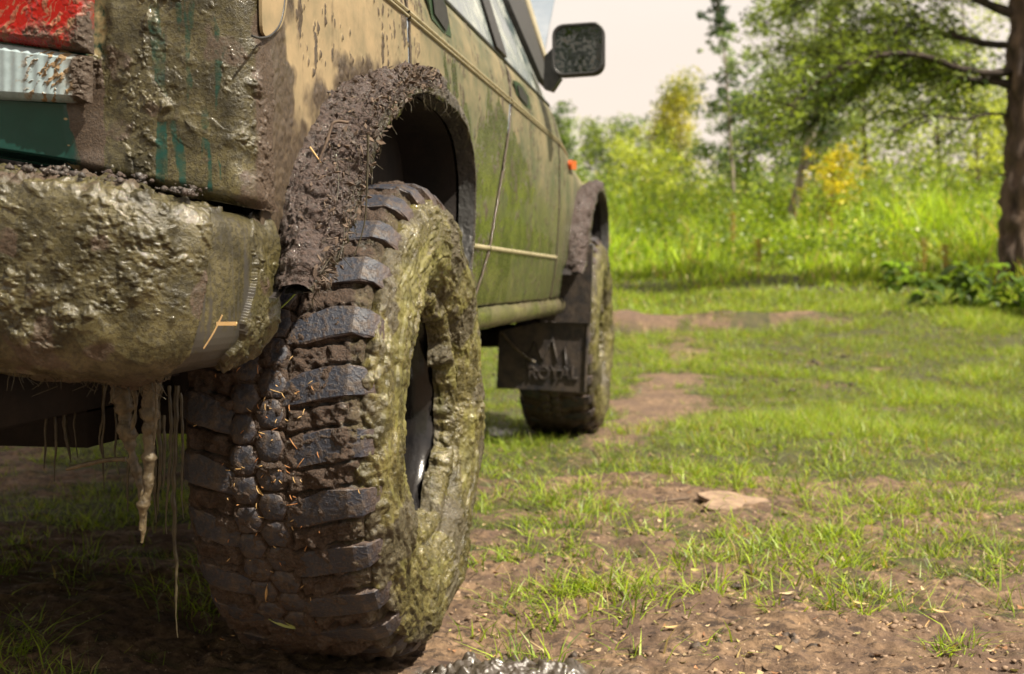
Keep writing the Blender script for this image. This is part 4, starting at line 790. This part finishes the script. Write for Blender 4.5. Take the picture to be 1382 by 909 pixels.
# wheel arch flares
def flare(name, dy, dzv, nu_, nv_):
    L = resample(ARCH, nu_, 3); nb = resample(BODYN, 200, 3); k_ = BODYN.shape[0]
    # body edge: measured on the near half, offset outwards on the far half
    top = len(ARCH)//2; far = [(y_+.045, z_+.03) if z_ < .93 else (y_+.02, z_+.04) for y_, z_ in ARCH[9:]]
    B = resample(np.concatenate([BODYN, np.array(far)]), nu_, 3)
    # match both by fraction of the top point
    t_ = np.linspace(0, 1, nv_)[None, :, None]; Lx = np.concatenate([np.full((nu_, 1), -.508), L], 1); bxv = np.concatenate([np.full((nu_, 1), -.572), B], 1)
    bulge = .018*np.sin(math.pi*t_)
    P_ = bxv[:, None]*(1-t_)+Lx[:, None]*t_; out = (L-np.array([2.08, .5])); out /= np.linalg.norm(out, axis=1)[:, None]; P_[..., 1:] += out[:, None]*bulge
    P_[..., 0] += bulge[..., 0]*.7
    # return lip
    nl_ = max(6, nv_//4); s_ = np.linspace(0, 1, nl_+1)[1:][None, :, None]; lip = np.repeat(Lx[:, None], nl_, 1); lip[..., 0] -= .035*s_[..., 0]; lip[..., 1:] -= out[:, None]*.006*s_
    P_ = np.concatenate([P_, lip], 1); n_ = gnormal(P_); c_ = np.array([-1.0, 2.08, .5]); n_ = np.where(((P_-c_)*n_).sum(-1, keepdims=True) < 0, -n_, n_)
    P_ = P_+np.array([0, dy, dzv]); tt = np.concatenate([np.broadcast_to(t_[..., 0], (nu_, nv_)), np.full((nu_, nl_), 1.)], 1)
    e_ = np.sin(np.clip(tt, 0, 1)*math.pi*.92+.1); uu = np.linspace(0, 1, nu_)[:, None]; amt = np.where(uu < .62, 1., .28)+0*tt
    h_ = .010*sst(-.2, .5, fbm(P_*12, 3))+.006*sst(.0, .08, fbm(warp(P_)*34, 3))+mudh(P_, 1., 1.5, .5)+.006*pellets(warp(P_), .010, .6)+.003*fbm(warp(P_)*75, 3)+.0035*np.abs(fbm(warp(P_)*60, 3))+.004
    P_ = P_+n_*(h_*amt*(.35+.65*e_))[..., None]
    wet = sst(.72, .92, tt)*.9*sst(-.5, .1, fbm(P_*9, 2)+.2); wet = np.where(uu > .6, .75, wet); soil = np.clip(.95-wet*.8, 0, 1)*np.where(uu > .62, .3, 1); inl = np.concatenate([np.zeros((nu_, nv_+2)), np.ones((nu_, nl_-2))], 1); soil = soil*(1-inl); wet = wet*(1-inl); dr = sst(.2, .42, fbm(P_*9+4, 2))*sst(.5, .2, uu)*.25; wet = np.maximum(wet, sst(.1, .35, fbm(P_*11+14, 3))*np.where(uu < .62, .8, .2)*(1-inl))  # return lip left black, painting in the shade inside the arch
    C = np.stack([wet, (.2+.3*dr)*(1-inl), soil*(1-.4*dr)], -1)
    return fix(mk(name, P_.reshape(-1, 3), gridf(nu_, nv_+nl_), M['flare'], car, True, C.reshape(-1, 3)))
flare('wheel_arch_flare', 0, 0, 760, 96)
flare('wheel_arch_flare', 3.03, .045, 260, 34)
# mud-covered plate closing the body end behind the rear tyre
U_, V_ = np.meshgrid(np.linspace(0, 1, 90), np.linspace(0, 1, 200), indexing='ij'); l_ = np.interp(V_, [0, .5, 1], [340, 330, 318]); r_ = np.interp(V_, [0, .35, 1], [412, 408, 352])
P = np.array([onax(1, 1.57, a_, b_) for a_, b_ in zip((l_+(r_-l_)*U_).ravel(), (250+215*V_).ravel())]).reshape(90, 200, 3); e_ = np.sqrt(np.clip(np.minimum(U_, 1-U_)*5, 0, 1)); P[..., 1] -= (.012+mudh(P, 1.2, 1.6, .3)*1.5+.012*fbm(P*14, 3))*e_
fix(mk('splash_plate', P.reshape(-1, 3), gridf(90, 200), M['flare'], car, True, np.stack([.55+.6*fbm(P*12, 3), .4+0*U_, .55+.6*fbm(P*12+7, 3)], -1).reshape(-1, 3)))
# pieces under the front flare: lower flare extension and mud flap
FY = 4.66
ext = np.array([onax(1, FY-.02, *q) for q in [(773, 262+68), (800, 330), (797, 436), (729, 433)]])
fix(MB().prism(ext, (0, .03, 0)).build('flare_extension', M['flapm'], car))
fp = [onax(1, FY, *q) for q in [(674, 446), (735, 434), (796, 436), (791, 530), (735, 526), (670, 524)]]
flap = fix(MB().prism(fp, (0, .012, 0)).build('mud_flap', M['flapm'], car, False))
a1, a2 = onax(1, FY-.004, 793, 437), onax(1, FY-.004, 789, 528); MB().tube([a1, a2], .006, 6).build('flap_edge', M['flapm'], flap)
for pts in ([(708, 497), (722, 462), (733, 485), (746, 456), (752, 488), (762, 468), (764, 492)], [(716, 500), (768, 500)]):
    MB().tube([onax(1, FY-.002, *q) for q in pts], .0055, 6, .4).build('emblem', M['flapm'], flap)
fc = bpy.data.curves.new('lettering', 'FONT'); fc.body = 'ROYAL'; fc.size = .085; fc.extrude = .0025; fc.bevel_depth = .0012; fo = bpy.data.objects.new('lettering', fc); COL.objects.link(fo)
bpy.context.view_layer.update(); me = bpy.data.meshes.new_from_object(fo); bpy.data.objects.remove(fo); lt = bpy.data.objects.new('lettering', me); COL.objects.link(lt); me.materials.append(M['flapm']); lt.parent = flap
l0 = onax(1, FY-.004, 712, 511); lt.location = l0; lt.rotation_euler = (math.pi/2, 0, 0); lt.scale = (.72, .85, 1)
ch = resample([onax(1, FY-.015, 676, 448), onax(1, FY-.03, 700, 475), onax(1, FY-.02, 722, 489)], 22, 1); MB().tube(ch, .004+.0025*np.abs(np.sin(np.arange(22)*1.3)), 6, .5).build('chain', M['root'], flap)
# wheel wells
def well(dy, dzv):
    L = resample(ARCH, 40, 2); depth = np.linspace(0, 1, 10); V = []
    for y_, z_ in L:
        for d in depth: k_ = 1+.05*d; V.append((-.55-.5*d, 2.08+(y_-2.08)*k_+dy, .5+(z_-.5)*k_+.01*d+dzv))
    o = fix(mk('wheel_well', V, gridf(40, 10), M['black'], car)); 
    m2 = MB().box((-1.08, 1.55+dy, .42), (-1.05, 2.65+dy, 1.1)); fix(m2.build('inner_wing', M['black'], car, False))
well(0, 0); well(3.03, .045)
# chassis, axles
m2 = MB(); m2.box((-2.2, 1.62, .50), (-.80, 1.72, .56)).box((-2.15, 2.6, .50), (-.72, 4.55, .56)).box((-1.05, 1.5, .44), (-.97, 5.6, .52)).box((-1.92, 1.5, .44), (-1.84, 5.6, .52)); fix(m2.build('chassis_frame', M['black'], car, False))
fix(MB().box((-2.0, 1.9, .36), (-1.05, 2.55, .50)).build('fuel_tank', M['black'], car, False))
for y_ in (2.13, 5.16): fix(MB().tube(np.array([[-2.2, y_, .41], [-1.5, y_, .40], [-.75, y_, .41]]), .05, 12).build('axle', M['black'], car))
fix(MB().tube(np.array([[-.9, 2.05, .34], [-.95, 1.9, .8]]), .03, 10).build('shock_absorber', M['black'], car))

# ------------------------------------------------------------------ wheels
WX, RT = -.660, .415
NP = 28; PITCH_ = 2*math.pi/NP
def lug_mesh(side, seed, simple_=False):
    """shoulder lug running over the shoulder; local angle 0 = +Y"""
    r_ = np.random.default_rng(seed)
    prof = np.array([(.026, .4145), (.05, .4165), (.085, .4165), (.120, .415), (.139, .407), (.153, .390), (.160, .368)]) if side > 0 else np.array([(.055, .4145), (.08, .4165), (.105, .4155), (.125, .411), (.138, .400), (.147, .382), (.151, .364)])
    hs = np.array([.0175, .0225, .0235, .0225, .0215, .019, .016])*1.0; bend_ = np.array([.017, .008, -.001, -.006, -.006, -.005, -.004]); nrm = np.array([(0, 1), (0, 1), (.05, 1), (.3, .95), (.75, .66), (.95, .3), (1, .1)])
    V = []; C = []
    for k in range(7):
        x_, rr = prof[k]; j = r_.normal(0, .0019, 5)
        for q, (s_, d_) in enumerate([(-1.04, .026), (-1.03, .0022), (-.95, 0), (-.3, -.0004), (.3, -.0004), (.95, 0), (1.03, .0022), (1.04, .026)]):
            a_ = (s_*hs[k]+bend_[k]+(j[q % 5]))/RT; r2 = rr-nrm[k][1]*d_; x2 = x_-nrm[k][0]*d_+(-.004 if k == 0 and abs(s_) > .9 else 0)
            V.append((x2*side, r2*math.cos(a_), r2*math.sin(a_))); C.append((0, 0, .0+(.5 if k > 4 else 0)+(.45 if abs(s_) > .95 else 0)))
    V = np.array(V); F_ = gridf(7, 8)
    # inner end cap
    base_ = len(V); V = np.concatenate([V, V[:8]*[1, .94, .94]-np.array([.004*side, 0, 0])]); C += [(0, 0, .7)]*8
    F2 = [(q, q+1, base_+q+1, base_+q) for q in range(7)]
    return V, np.concatenate([F_, np.array(F2)]), C
def hex_mesh(cx, seed):
    r_ = np.random.default_rng(seed); out = [(-.0215, -.002), (-.0125, -.0205), (.004, -.0215), (.0135, -.0195), (.0215, .001), (.0125, .0205), (-.004, .0215), (-.0135, .0195)]
    out = np.array(out)*(1.0+r_.normal(0, .045, (8, 1))); V = []; C = []
    for sc_, rr, e_ in ((1.06, .388, .8), (1.04, .4143, .5), (.96, .4170, .1), (.45, .4172, 0)):
        for x_, s_ in out:
            a_ = s_*sc_/RT; V.append((cx+x_*sc_, (rr+r_.normal(0, .0005))*math.cos(a_), rr*math.sin(a_))); C.append((0, 0, e_))
    V.append((cx, .4175, 0)); C.append((0, 0, 0)); F_ = [(L_*8+k, L_*8+(k+1) % 8, (L_+1)*8+(k+1) % 8, (L_+1)*8+k) for L_ in range(3) for k in range(8)]; T_ = [(24+k, 24+(k+1) % 8, 32) for k in range(8)]
    return np.array(V), F_, T_, C
XA, XB = .004, -.037
def wheel(name, loc, flip, hi, blocks, label=None):
    root = empty(name, (loc[0]-CARX, loc[1]-3.6, loc[2]), parent=car)
    if label: root['label'] = label
    if flip: root.rotation_euler = (0, 0, math.pi)
    nth = 820 if hi else 260
    th = np.concatenate([np.linspace(math.radians(78), math.radians(282), int(nth*.8), endpoint=False), np.linspace(math.radians(282), math.radians(438), nth-int(nth*.8), endpoint=False)])
    prof = resample([(-.115, .20), (-.145, .26), (-.150, .32), (-.143, .375), (-.128, .395), (-.1, .400), (0, .402), (.1, .400), (.126, .396), (.140, .382), (.144, .36)], 185 if hi else 40, 1)
    TH, XX = np.meshgrid(th, prof[:, 0], indexing='ij'); RR = np.broadcast_to(prof[:, 1], TH.shape)+0.
    def crisp(o_, ncol, strip_cols, nfaces):
        o_.data.polygons.foreach_set('use_smooth', np.zeros(len(o_.data.polygons), bool)); return o_
        a_ = np.ones(len(o_.data.polygons), bool); i_ = np.arange(nfaces); a_[:nfaces] = np.isin(i_ % ncol, strip_cols); a_[nfaces:] = False
        o_.data.polygons.foreach_set('use_smooth', a_); return o_
    # groove mud heights and cracks round the blocks
    def foot(cx, hx, hs, n0, ph, bend_=0):
        p_ = 2*math.pi/n0; u = ((TH/p_-ph+.5) % 1-.5)*p_*RT; return ((np.abs((XX-cx)/hx))**4+np.abs((u-bend_)/hs)**4)**.25
    tread = (np.abs(XX) < .135) & (RR > .385)
    ms_ = np.minimum.reduce([foot(XA, .0215, .0215, 2*NP, .0), foot(XB, .0215, .0215, 2*NP, .5), foot(.08, .056, .025, NP, 0, (.09-XX)*.2), foot(-.10, .050, .025, NP, .45, (XX+.1)*.2)])
    P_ = np.stack([XX, RR*np.cos(TH), RR*np.sin(TH)], -1); nse = fbm(P_*28+4, 4)
    cz_ = sst(.075, .05, np.abs(XX+.017)); nse = nse*(1-.6*cz_); fill = .003+np.clip(.5+.9*nse, -.2, 1.3)*.011+.003*np.abs(fbm(warp(P_)*70, 3))+.004*pellets(warp(P_), .010, .4)*sst(-.2, .3, nse)+.0025*sst(0, .1, fbm(warp(P_)*50, 3))
    crack = np.exp(-((ms_-1.16)/.10)**2)*.010*sst(-.45, .15, fbm(P_*33+9, 2)+.2)-.0022*cz_+.003*sst(.1, .0, np.abs(fbm(P_*24+3, 3)))*.8
    lowm = sst(-.25, -.38, P_[..., 2])*.010*(.6+fbm(P_*12, 3)); RR = RR+np.where(tread, fill-crack+lowm, (.003+.006*np.abs(nse))*1.)
    P_ = np.stack([XX, RR*np.cos(TH), RR*np.sin(TH)], -1)
    soil = sst(-.6, .2, nse+.5)*.85+.15; wet = sst(.095, .13, XX+.02*fbm(P_*16, 3))*.9; C = np.stack([wet, XX*0+.1, np.clip(soil-wet*.6-crack*70, 0, 1)], -1)
    mk('tyre', P_.reshape(-1, 3), gridf(nth, P_.shape[1], True), M['tread'], root, True, C.reshape(-1, 3))
    # mud coating on the outer sidewall and over the rim edge
    nt2 = 900 if hi else 300; nr_ = 165 if hi else 50; th = np.linspace(0, 2*math.pi, nt2, endpoint=False)
    p2 = resample([(.126, .396), (.142, .392), (.158, .375), (.170, .342), (.174, .30), (.168, .262), (.152, .236), (.138, .226), (.143, .213), (.140, .200), (.128, .192), (.108, .186)], nr_, 1)
    TH, X2 = np.meshgrid(th, p2[:, 0], indexing='ij'); R2 = np.broadcast_to(p2[:, 1], TH.shape); t_ = np.broadcast_to(np.linspace(0, 1, nr_), TH.shape)
    P_ = np.stack([X2, R2*np.cos(TH), R2*np.sin(TH)], -1); n_ = gnormal(P_, True); n_ = np.where((n_[..., 0:1]*.8+(n_[..., 1:2]*P_[..., 1:2]+n_[..., 2:3]*P_[..., 2:3])*(t_[..., None] < .3)) < 0, -n_, n_)
    # ragged drips across the dark opening
    drip = fbm(np.stack([np.cos(TH)*3, np.sin(TH)*3, TH*0+1.3], -1), 3); shrink = .026*drip*sst(.72, 1., t_)+.02*sst(.82, 1, t_)*np.sin(TH)*0
    edge_ = sst(.30, .0, t_)
    # local frame (across, radial, along) so smears run with the turning wheel
    Q_ = np.stack([P_[..., 0]*30, np.hypot(P_[..., 1], P_[..., 2])*42, TH*3.2], -1); Wp = warp(P_, .007, 45)
    h_ = mudh(P_, .9, .5, .3)+.004*sst(.0, .25, fbm(Q_+3, 3))+(.004*pellets(Wp, .018, .4)*sst(-.3, .3, fbm(P_*10+3, 3)-.25+.5*edge_)+.006*pellets(Wp+.7, .010, .6)*(.15+.85*edge_))+.010*edge_*np.abs(fbm(Wp*[30, 34, 34], 3))
    h_ += .004*sst(.2, .5, fbm(Wp*8+6, 3))+.004*fbm(P_*9, 2)+.0006*fbm(P_*150, 2)+.0012*sst(0, .12, fbm(Wp*70, 2))
    h_ -= .016*sst(.10, .0, t_+.05*fbm(P_*26, 2))
    upm = sst(.22, .36, P_[..., 2])*sst(.20, .0, t_); h_ = h_*(1-.7*upm)-.012*upm
    P_ = P_+n_*h_[..., None]; rad = np.hypot(P_[..., 1], P_[..., 2]); k_ = (rad-shrink)/rad; P_[..., 1] *= k_; P_[..., 2] *= k_
    sz = sst(.05, .4, fbm(P_*9+8, 4))*.75+edge_*1.0*sst(-.45, .1, fbm(P_*12, 3))+sst(.93, 1., t_)*.5
    gr = sst(.0, .3, fbm(np.stack([P_[..., 0]*20, np.hypot(P_[..., 1], P_[..., 2])*34, TH*1.6], -1)+5, 3)+.35*sst(-.1, .3, P_[..., 2])-.12)*(1-edge_*.6); C = np.stack([.97-.45*gr, .2+.6*gr, np.clip(sz, 0, 1)], -1)
    mk('mud_coating', P_.reshape(-1, 3), gridf(nt2, nr_, True), M['sidewall'], root, True, C.reshape(-1, 3))
    rim = revolve('rim', resample([(.11, .215), (.105, .19), (.06, .178), (.0, .172), (-.02, .16), (-.015, .12), (.005, .085), (.03, .07), (.05, .055), (.055, .0001)], 48, 1), 72, M['rim'], root)
    lugs_o = [lug_mesh(1, s_) for s_ in range(3)]; lugs_i = [lug_mesh(-1, s_+10) for s_ in range(3)]; hx = [hex_mesh(XA, s_) for s_ in range(4)]; hy = [hex_mesh(XB, s_+20) for s_ in range(4)]
    if blocks:
        protos = {}
        def put(key, build, ang, nm='tread_block', tilt=None):
            if key not in protos: protos[key] = build(); o_ = protos[key]
            else: o_ = protos[key].copy(); COL.objects.link(o_); o_.parent = root
            o_.rotation_euler = (ang, 0, 0); s_ = 1-abs(rng.normal(0, .004)); o_.scale = (1, s_, s_)
        for k in range(NP):
            v_ = k % 3
            put(('o', v_), lambda: crisp(mk('shoulder_block', lugs_o[v_][0], [lugs_o[v_][1]], M['rubber'], root, True, lugs_o[v_][2]), 7, [2, 3, 4], 42), k*PITCH_)
            put(('i', v_), lambda: crisp(mk('shoulder_block', lugs_i[v_][0], [lugs_i[v_][1]], M['rubber'], root, True, lugs_i[v_][2]), 7, [2, 3, 4], 42), (k+.45)*PITCH_)
        if blocks > 1:
            for k in range(2*NP):
                v_ = k % 4
                put(('a', v_), lambda: mk('tread_block', hx[v_][0], [np.array(hx[v_][1]), np.array(hx[v_][2])], M['rubber'], root, False, hx[v_][3]), k*PITCH_/2)
                put(('b', v_), lambda: mk('tread_block', hy[v_][0], [np.array(hy[v_][1]), np.array(hy[v_][2])], M['rubber'], root, False, hy[v_][3]), (k+.5)*PITCH_/2)
    def rotx(V_, a_): c_, s_ = math.cos(a_), math.sin(a_); V_ = np.array(V_); return np.stack([V_[:, 0], V_[:, 1]*c_-V_[:, 2]*s_, V_[:, 1]*s_+V_[:, 2]*c_], 1)
    if blocks < 2:
        m3 = MB()
        for k in range(2*NP):
            for hh, of in ((hx, 0), (hy, .5)): v_ = hh[k % 4]; R__ = rotx(v_[0], (k+of)*PITCH_/2); m3.add(R__, v_[1], (0, 0, .4)); m3.add(R__, v_[2], (0, 0, .4))
        if blocks < 1:
            for k in range(NP): m3.add(rotx(lugs_o[0][0], k*PITCH_), lugs_o[0][1], (0, 0, .4)); m3.add(rotx(lugs_i[0][0], (k+.45)*PITCH_), lugs_i[0][1], (0, 0, .4))
        o_ = m3.build('tread_blocks', M['rubber'], root); o_['kind'] = 'stuff'
    return root
wheel('rear_wheel', (WX, 2.125, .398), False, True, 2, 'near rear wheel, its sidewall buried in wet yellow-green mud')
wheel('front_wheel', (WX, 5.17, .415), False, False, 1, 'front wheel behind the mud flap')
wheel('rear_wheel', (-2.24, 2.13, .408), True, False, 0); wheel('front_wheel', (-2.24, 5.17, .415), True, False, 0)

# ------------------------------------------------------------------ things hanging from the vehicle, bits stuck to it
def hang(name, strands, label, cat, mat, lump=.6, group=None, seed=0):
    root_p = onax(1, strands[0][2], *strands[0][0][0]); m3 = MB()
    for pts, r, yv in strands:
        P_ = np.array([onax(1, yv, *q) for q in pts])-root_p; n_ = max(10, int(np.linalg.norm(np.diff(P_, axis=0), axis=1).sum()/.004)); P_ = resample(P_, n_, 2); P_[:, 0] += .005*fbm(P_*[9, 9, 14]+seed*3.1, 2)+.0015*perlin(P_*45+seed)
        rr = np.interp(np.linspace(0, 1, n_), np.linspace(0, 1, len(r)), r); rr = rr*(1+lump*perlin(P_*[50, 50, 38]+seed)+lump*.8*fbm(P_*150, 2));  m3.tube(P_, rr, 9, lump*.6)
    return tagd(m3.build(name, M[mat], loc=root_p), label, cat, group)
hang('hanging_root', [([(160, 505), (163, 545), (172, 590), (178, 620), (190, 655), (194, 690), (188, 732)], [.013, .010, .008, .005, .006, .005, .0015], 1.42), ([(178, 520), (182, 545), (176, 580)], [.003, .003, .002], 1.41), ([(172, 618), (178, 628), (186, 640)], [.003, .004, .003], 1.42)], 'long mud-caked root dangling lowest below the bumper, left strand', 'root', 'root', .6)
hang('hanging_root', [([(202, 510), (199, 560), (201, 600), (200, 640), (196, 680), (192, 715)], [.011, .009, .009, .007, .006, .003], 1.40), ([(210, 518), (208, 560), (206, 600)], [.002, .002, .001], 1.39)], 'thick mud-caked root dangling right beside the longest one', 'root', 'root', .6)
hang('hanging_twig', [([(90, 633), (115, 626), (140, 620), (168, 619)], [.0022, .0026, .003, .0035], 1.43)], 'thin wet twig sticking out sideways from the hanging roots', 'twig', 'root', .4)
gq = 'thin dark strands hanging under the vehicle'
for k, (x_, y0_, y1_, yv, w_) in enumerate([(62, 560, 632, 1.75, 1), (68, 570, 650, 1.7, .8), (88, 560, 625, 1.8, 1.6), (101, 560, 618, 1.8, .7), (142, 560, 660, 1.7, .8), (139, 560, 628, 1.7, 1.), (156, 585, 640, 1.7, .7), (236, 560, 860, 1.62, 1.4), (228, 560, 720, 1.6, 1.), (216, 560, 690, 1.65, 1.6), (243, 570, 700, 1.6, .8), (222, 600, 660, 1.55, .8), (172, 560, 690, 1.7, 1.2), (207, 560, 705, 1.65, 2.)]):
    d_ = rng.normal(0, 3, 3); hang('hanging_strand', [([(x_, y0_-40), (x_+d_[0], y0_), (x_+d_[1], (y0_+y1_)/2), (x_+d_[2], y1_)], [.0024*w_, .0026*w_, .002*w_, .0008], yv)], None, None, 'strand', .35, None, k)
    o = bpy.data.objects[-1] if False else None
hs_ = sorted([o for o in bpy.data.objects if o.name.startswith('hanging_strand')], key=lambda o: o.name)
labs = ['leftmost thin dark strand hanging under the vehicle', 'second strand from left, bending at its tip', 'thick short strand right of the leftmost pair', 'very thin strand beside the thick short one', 'long thin strand left of the muddy roots', 'shorter strand touching the long thin one', 'tiny strand just left of the muddy roots', 'longest strand reaching almost to the grass by the rear tyre', 'dark strand between roots and tyre, middle length', 'thick black strand just right of the muddy roots', 'thin strand closest to the tyre tread', 'short thin strand between the root and the tyre', 'dark strand hidden behind the left muddy root', 'broad dark strand behind the right muddy root']
for o, l_ in zip(hs_, labs): tagd(o, l_, 'strand', gq)
m3 = MB()
for k in range(60):
    px = rng.uniform(5, 215); py = 492+rng.normal(0, 6)+.1*px; c = onax(1, 1.31+.0002*px, px, py); L = rng.uniform(.008, .03)
    m3.tube(np.array([c, c+[rng.normal(0, .004), 0, -L*.5], c+[rng.normal(0, .01), rng.normal(0, .006), -L]]), [.0009, .0007, .0003], 4)
for k in range(60):
    i = rng.integers(30, 380); A_ = ARCH; u = rng.random(); yz = resample(ARCH, 100)[int(u*70)]; c = np.array([-.505, yz[0], yz[1]]); L = rng.uniform(.006, .03); m3.tube(np.array([c, c+[rng.normal(0, .003), rng.normal(0, .003), -L*.5], c+[rng.normal(0, .006), rng.normal(0, .008), -L]]), [.001, .0008, .0003], 4)
tagd(m3.build('hanging_fibres', M['strand']), 'short wet fibres dangling from the bumper edge and wheel arch', 'fibres', kind='stuff')
m3 = MB(); LA = resample(ARCH, 200, 2); BA_ = resample(BODYN, 200, 2)
for k in range(46):
    i = int(rng.integers(2, 105)); t_ = rng.uniform(.08, .9); j = int(i*1.5*.95); b_ = BA_[min(199, j)]; l_ = LA[i]
    def fp_(i, t_):
        l_ = LA[int(np.clip(i, 0, 199))]; b_ = BA_[int(np.clip(i*1.75, 0, 199))]; x_ = -.572*(1-t_)+-.508*t_+.026*math.sin(math.pi*t_); yz = b_*(1-t_)+l_*t_; o_ = (l_-np.array([2.08, .5])); o_ /= np.linalg.norm(o_)
        yz = yz+o_*(.018*math.sin(math.pi*t_)+.010); return np.array([x_+.012, yz[0], yz[1]])
    di, dt = rng.normal(0, 7), rng.normal(0, .25); pts = [fp_(i+di*u_, np.clip(t_+dt*u_, .02, .98))+rng.normal(0, .002, 3) for u_ in (0, .5, 1.)]
    m3.tube(resample(pts, 6, 1), rng.choice([.0004, .0006, .0014], p=[.6, .35, .05]), 4, .3)
m5 = MB(); m6 = MB()
for k in range(900):
    i = rng.uniform(1, 108); t_ = rng.uniform(.02, 1.); c = fp_(i, t_)+rng.normal(0, .004, 3); L = rng.uniform(.002, .0065)*(1 if k % 6 else 1.6); d = rng.normal(size=3); d /= np.linalg.norm(d); e = np.cross(d, rng.normal(size=3)); e /= np.linalg.norm(e); n3_ = np.cross(d, e)
    q4 = [c-d*L, c+e*L*.45, c+d*L*.9, c-e*L*.4]; (m5 if k % 3 else m6).prism(q4, n3_*.0012)
for mm_, nm, mt, lb in ((m5, 'dark_debris', 'clod', 'dark bark and soil flakes caught in the wheel arch mud'), (m6, 'brown_debris', 'twig', 'brown dead leaf flakes caught in the wheel arch mud')): tagd(mm_.build(nm, M[mt], smooth=False), lb, 'debris', kind='stuff')
tagd(m3.build('matted_roots', M['strand']), 'fine roots and stalks matted into the wheel arch mud', 'roots', kind='stuff')
# strands over the flare
def draped(name, pts, mat, r, label, cat):
    P_ = resample(np.array([onpl((-.50, 1.62, .8), (.55, -.83, .05), *q) for q in pts]), 30, 2); c0_ = P_[0].copy(); return tagd(MB().tube(P_-c0_, np.linspace(r, r*.4, 30), 6, .3).build(name, M[mat], loc=c0_), label, cat)
draped('plant_stem', [(497, 182), (495, 260), (493, 300), (484, 330), (478, 345)], 'strand', .0017, 'dark stem hanging down from the wheel arch in front of the tread', 'stem')
draped('plant_stem', [(470, 165), (450, 162), (446, 175), (438, 200), (430, 215), (430, 250), (436, 275)], 'twig', .0024, 'brown root bent over the mud of the wheel arch', 'root')
draped('stray_grass', [(436, 262), (424, 275), (417, 300), (414, 330), (404, 372)], 'greenblade', .0014, 'long grass blade stuck down the wheel arch mud', 'grass')
draped('stray_grass', [(417, 380), (402, 392), (385, 410), (369, 424)], 'greenblade', .0018, 'bright green grass blade between bumper and tread', 'grass')
draped('stray_grass', [(418, 198), (428, 212), (440, 228)], 'straw', .0014, 'short yellowish blade crossing the arch mud', 'grass')
# litter stuck to the tread: positions on the tyre cylinder
def tyre_pt(px, py, r=.419):
    d = ray(px, py); c = np.array([2.13, .408]); o_ = np.array([0, EYE]); dd_ = d[1:]; A = dd_@dd_; B = 2*dd_@(o_-c); Cc = (o_-c)@(o_-c)-r*r; t_ = (-B-math.sqrt(max(0, B*B-4*A*Cc)))/(2*A); return EYEP+d*t_
m3 = MB(); m4 = MB()
for k in range(110):
    px, py = rng.normal(360, 40), rng.uniform(480, 880); L = rng.uniform(3, 9) if k % 9 else rng.uniform(10, 22); a_ = rng.normal(1.3, .8)
    pa, pb = tyre_pt(px, py, .4205), tyre_pt(px+L*math.cos(a_), py+L*math.sin(a_), .423); (m3 if k % 2 else m4).tube(np.array([pa, (pa+pb)/2+[0, -.002, 0], pb]), [.0004, .0008, .0004], 4)
tagd(m3.build('tread_straw', M['redstraw']), 'reddish plant fibres stuck to the tyre tread', 'straw', kind='stuff'); tagd(m4.build('pale_tread_straw', M['straw']), 'pale straw bits stuck to the tyre tread', 'straw', kind='stuff')
for (x0_, y0_, x1_, y1_, w_, mt, col, lab) in [(363, 834, 405, 848, .008, 'litter', (.32, .36, .12), 'yellow-green willow leaf stuck low on the tread'), (362, 788, 360, 812, .004, 'litter', (.6, .42, .2), 'tan wood chip stuck in the middle of the tread'), (347, 655, 356, 668, .004, 'litter', (.62, .42, .18), 'pale wood flake in the middle tread blocks')]:
    pa, pb = tyre_pt(x0_, y0_, .424), tyre_pt(x1_, y1_, .424); ax_ = pb-pa; n_ = np.cross(ax_, [0, -1, .0]); n_ /= np.linalg.norm(n_); V = []
    for u in np.linspace(0, 1, 9):
        wd = w_*.5*(math.sin(math.pi*min(1, max(.03, u)))**.8)
        for s_ in (-1, 0, 1): V.append(pa+ax_*u+n_*s_*wd+np.array([0, -.003*abs(s_)-.003*math.sin(3*u), 0]))
    V = np.array(V); tagd(mk('stuck_leaf', V-V[0], gridf(9, 3), M[mt], cols=np.tile(col, (27, 1)), loc=V[0]), lab, 'leaf')
P_ = np.array([onax(1, 1.315, *q) for q in [(293, 434), (320, 434), (320, 439), (293, 439)]]); tagd(MB().prism(P_-P_[0], (0, -.002, 0)).build('straw_piece', M['straw'], None, False, loc=P_[0]), 'yellow piece of straw stuck flat to the bumper corner', 'straw')
draped_pts = [(300, 425), (288, 450), (275, 470)]; P_ = resample(np.array([onax(1, 1.305, *q) for q in draped_pts]), 10, 1); tagd(MB().tube(P_-P_[0], .0009, 5).build('straw_fibre', M['straw'], loc=P_[0]), 'thin straw fibre slanting down the bumper corner', 'straw')
print('OBJECTS', len(bpy.data.objects), 'TRIS', sum(sum(len(p_.vertices)-2 for p_ in o.data.polygons) if len(o.data.polygons) < 5000 else len(o.data.polygons)*2 for o in bpy.data.objects if o.type == 'MESH'))
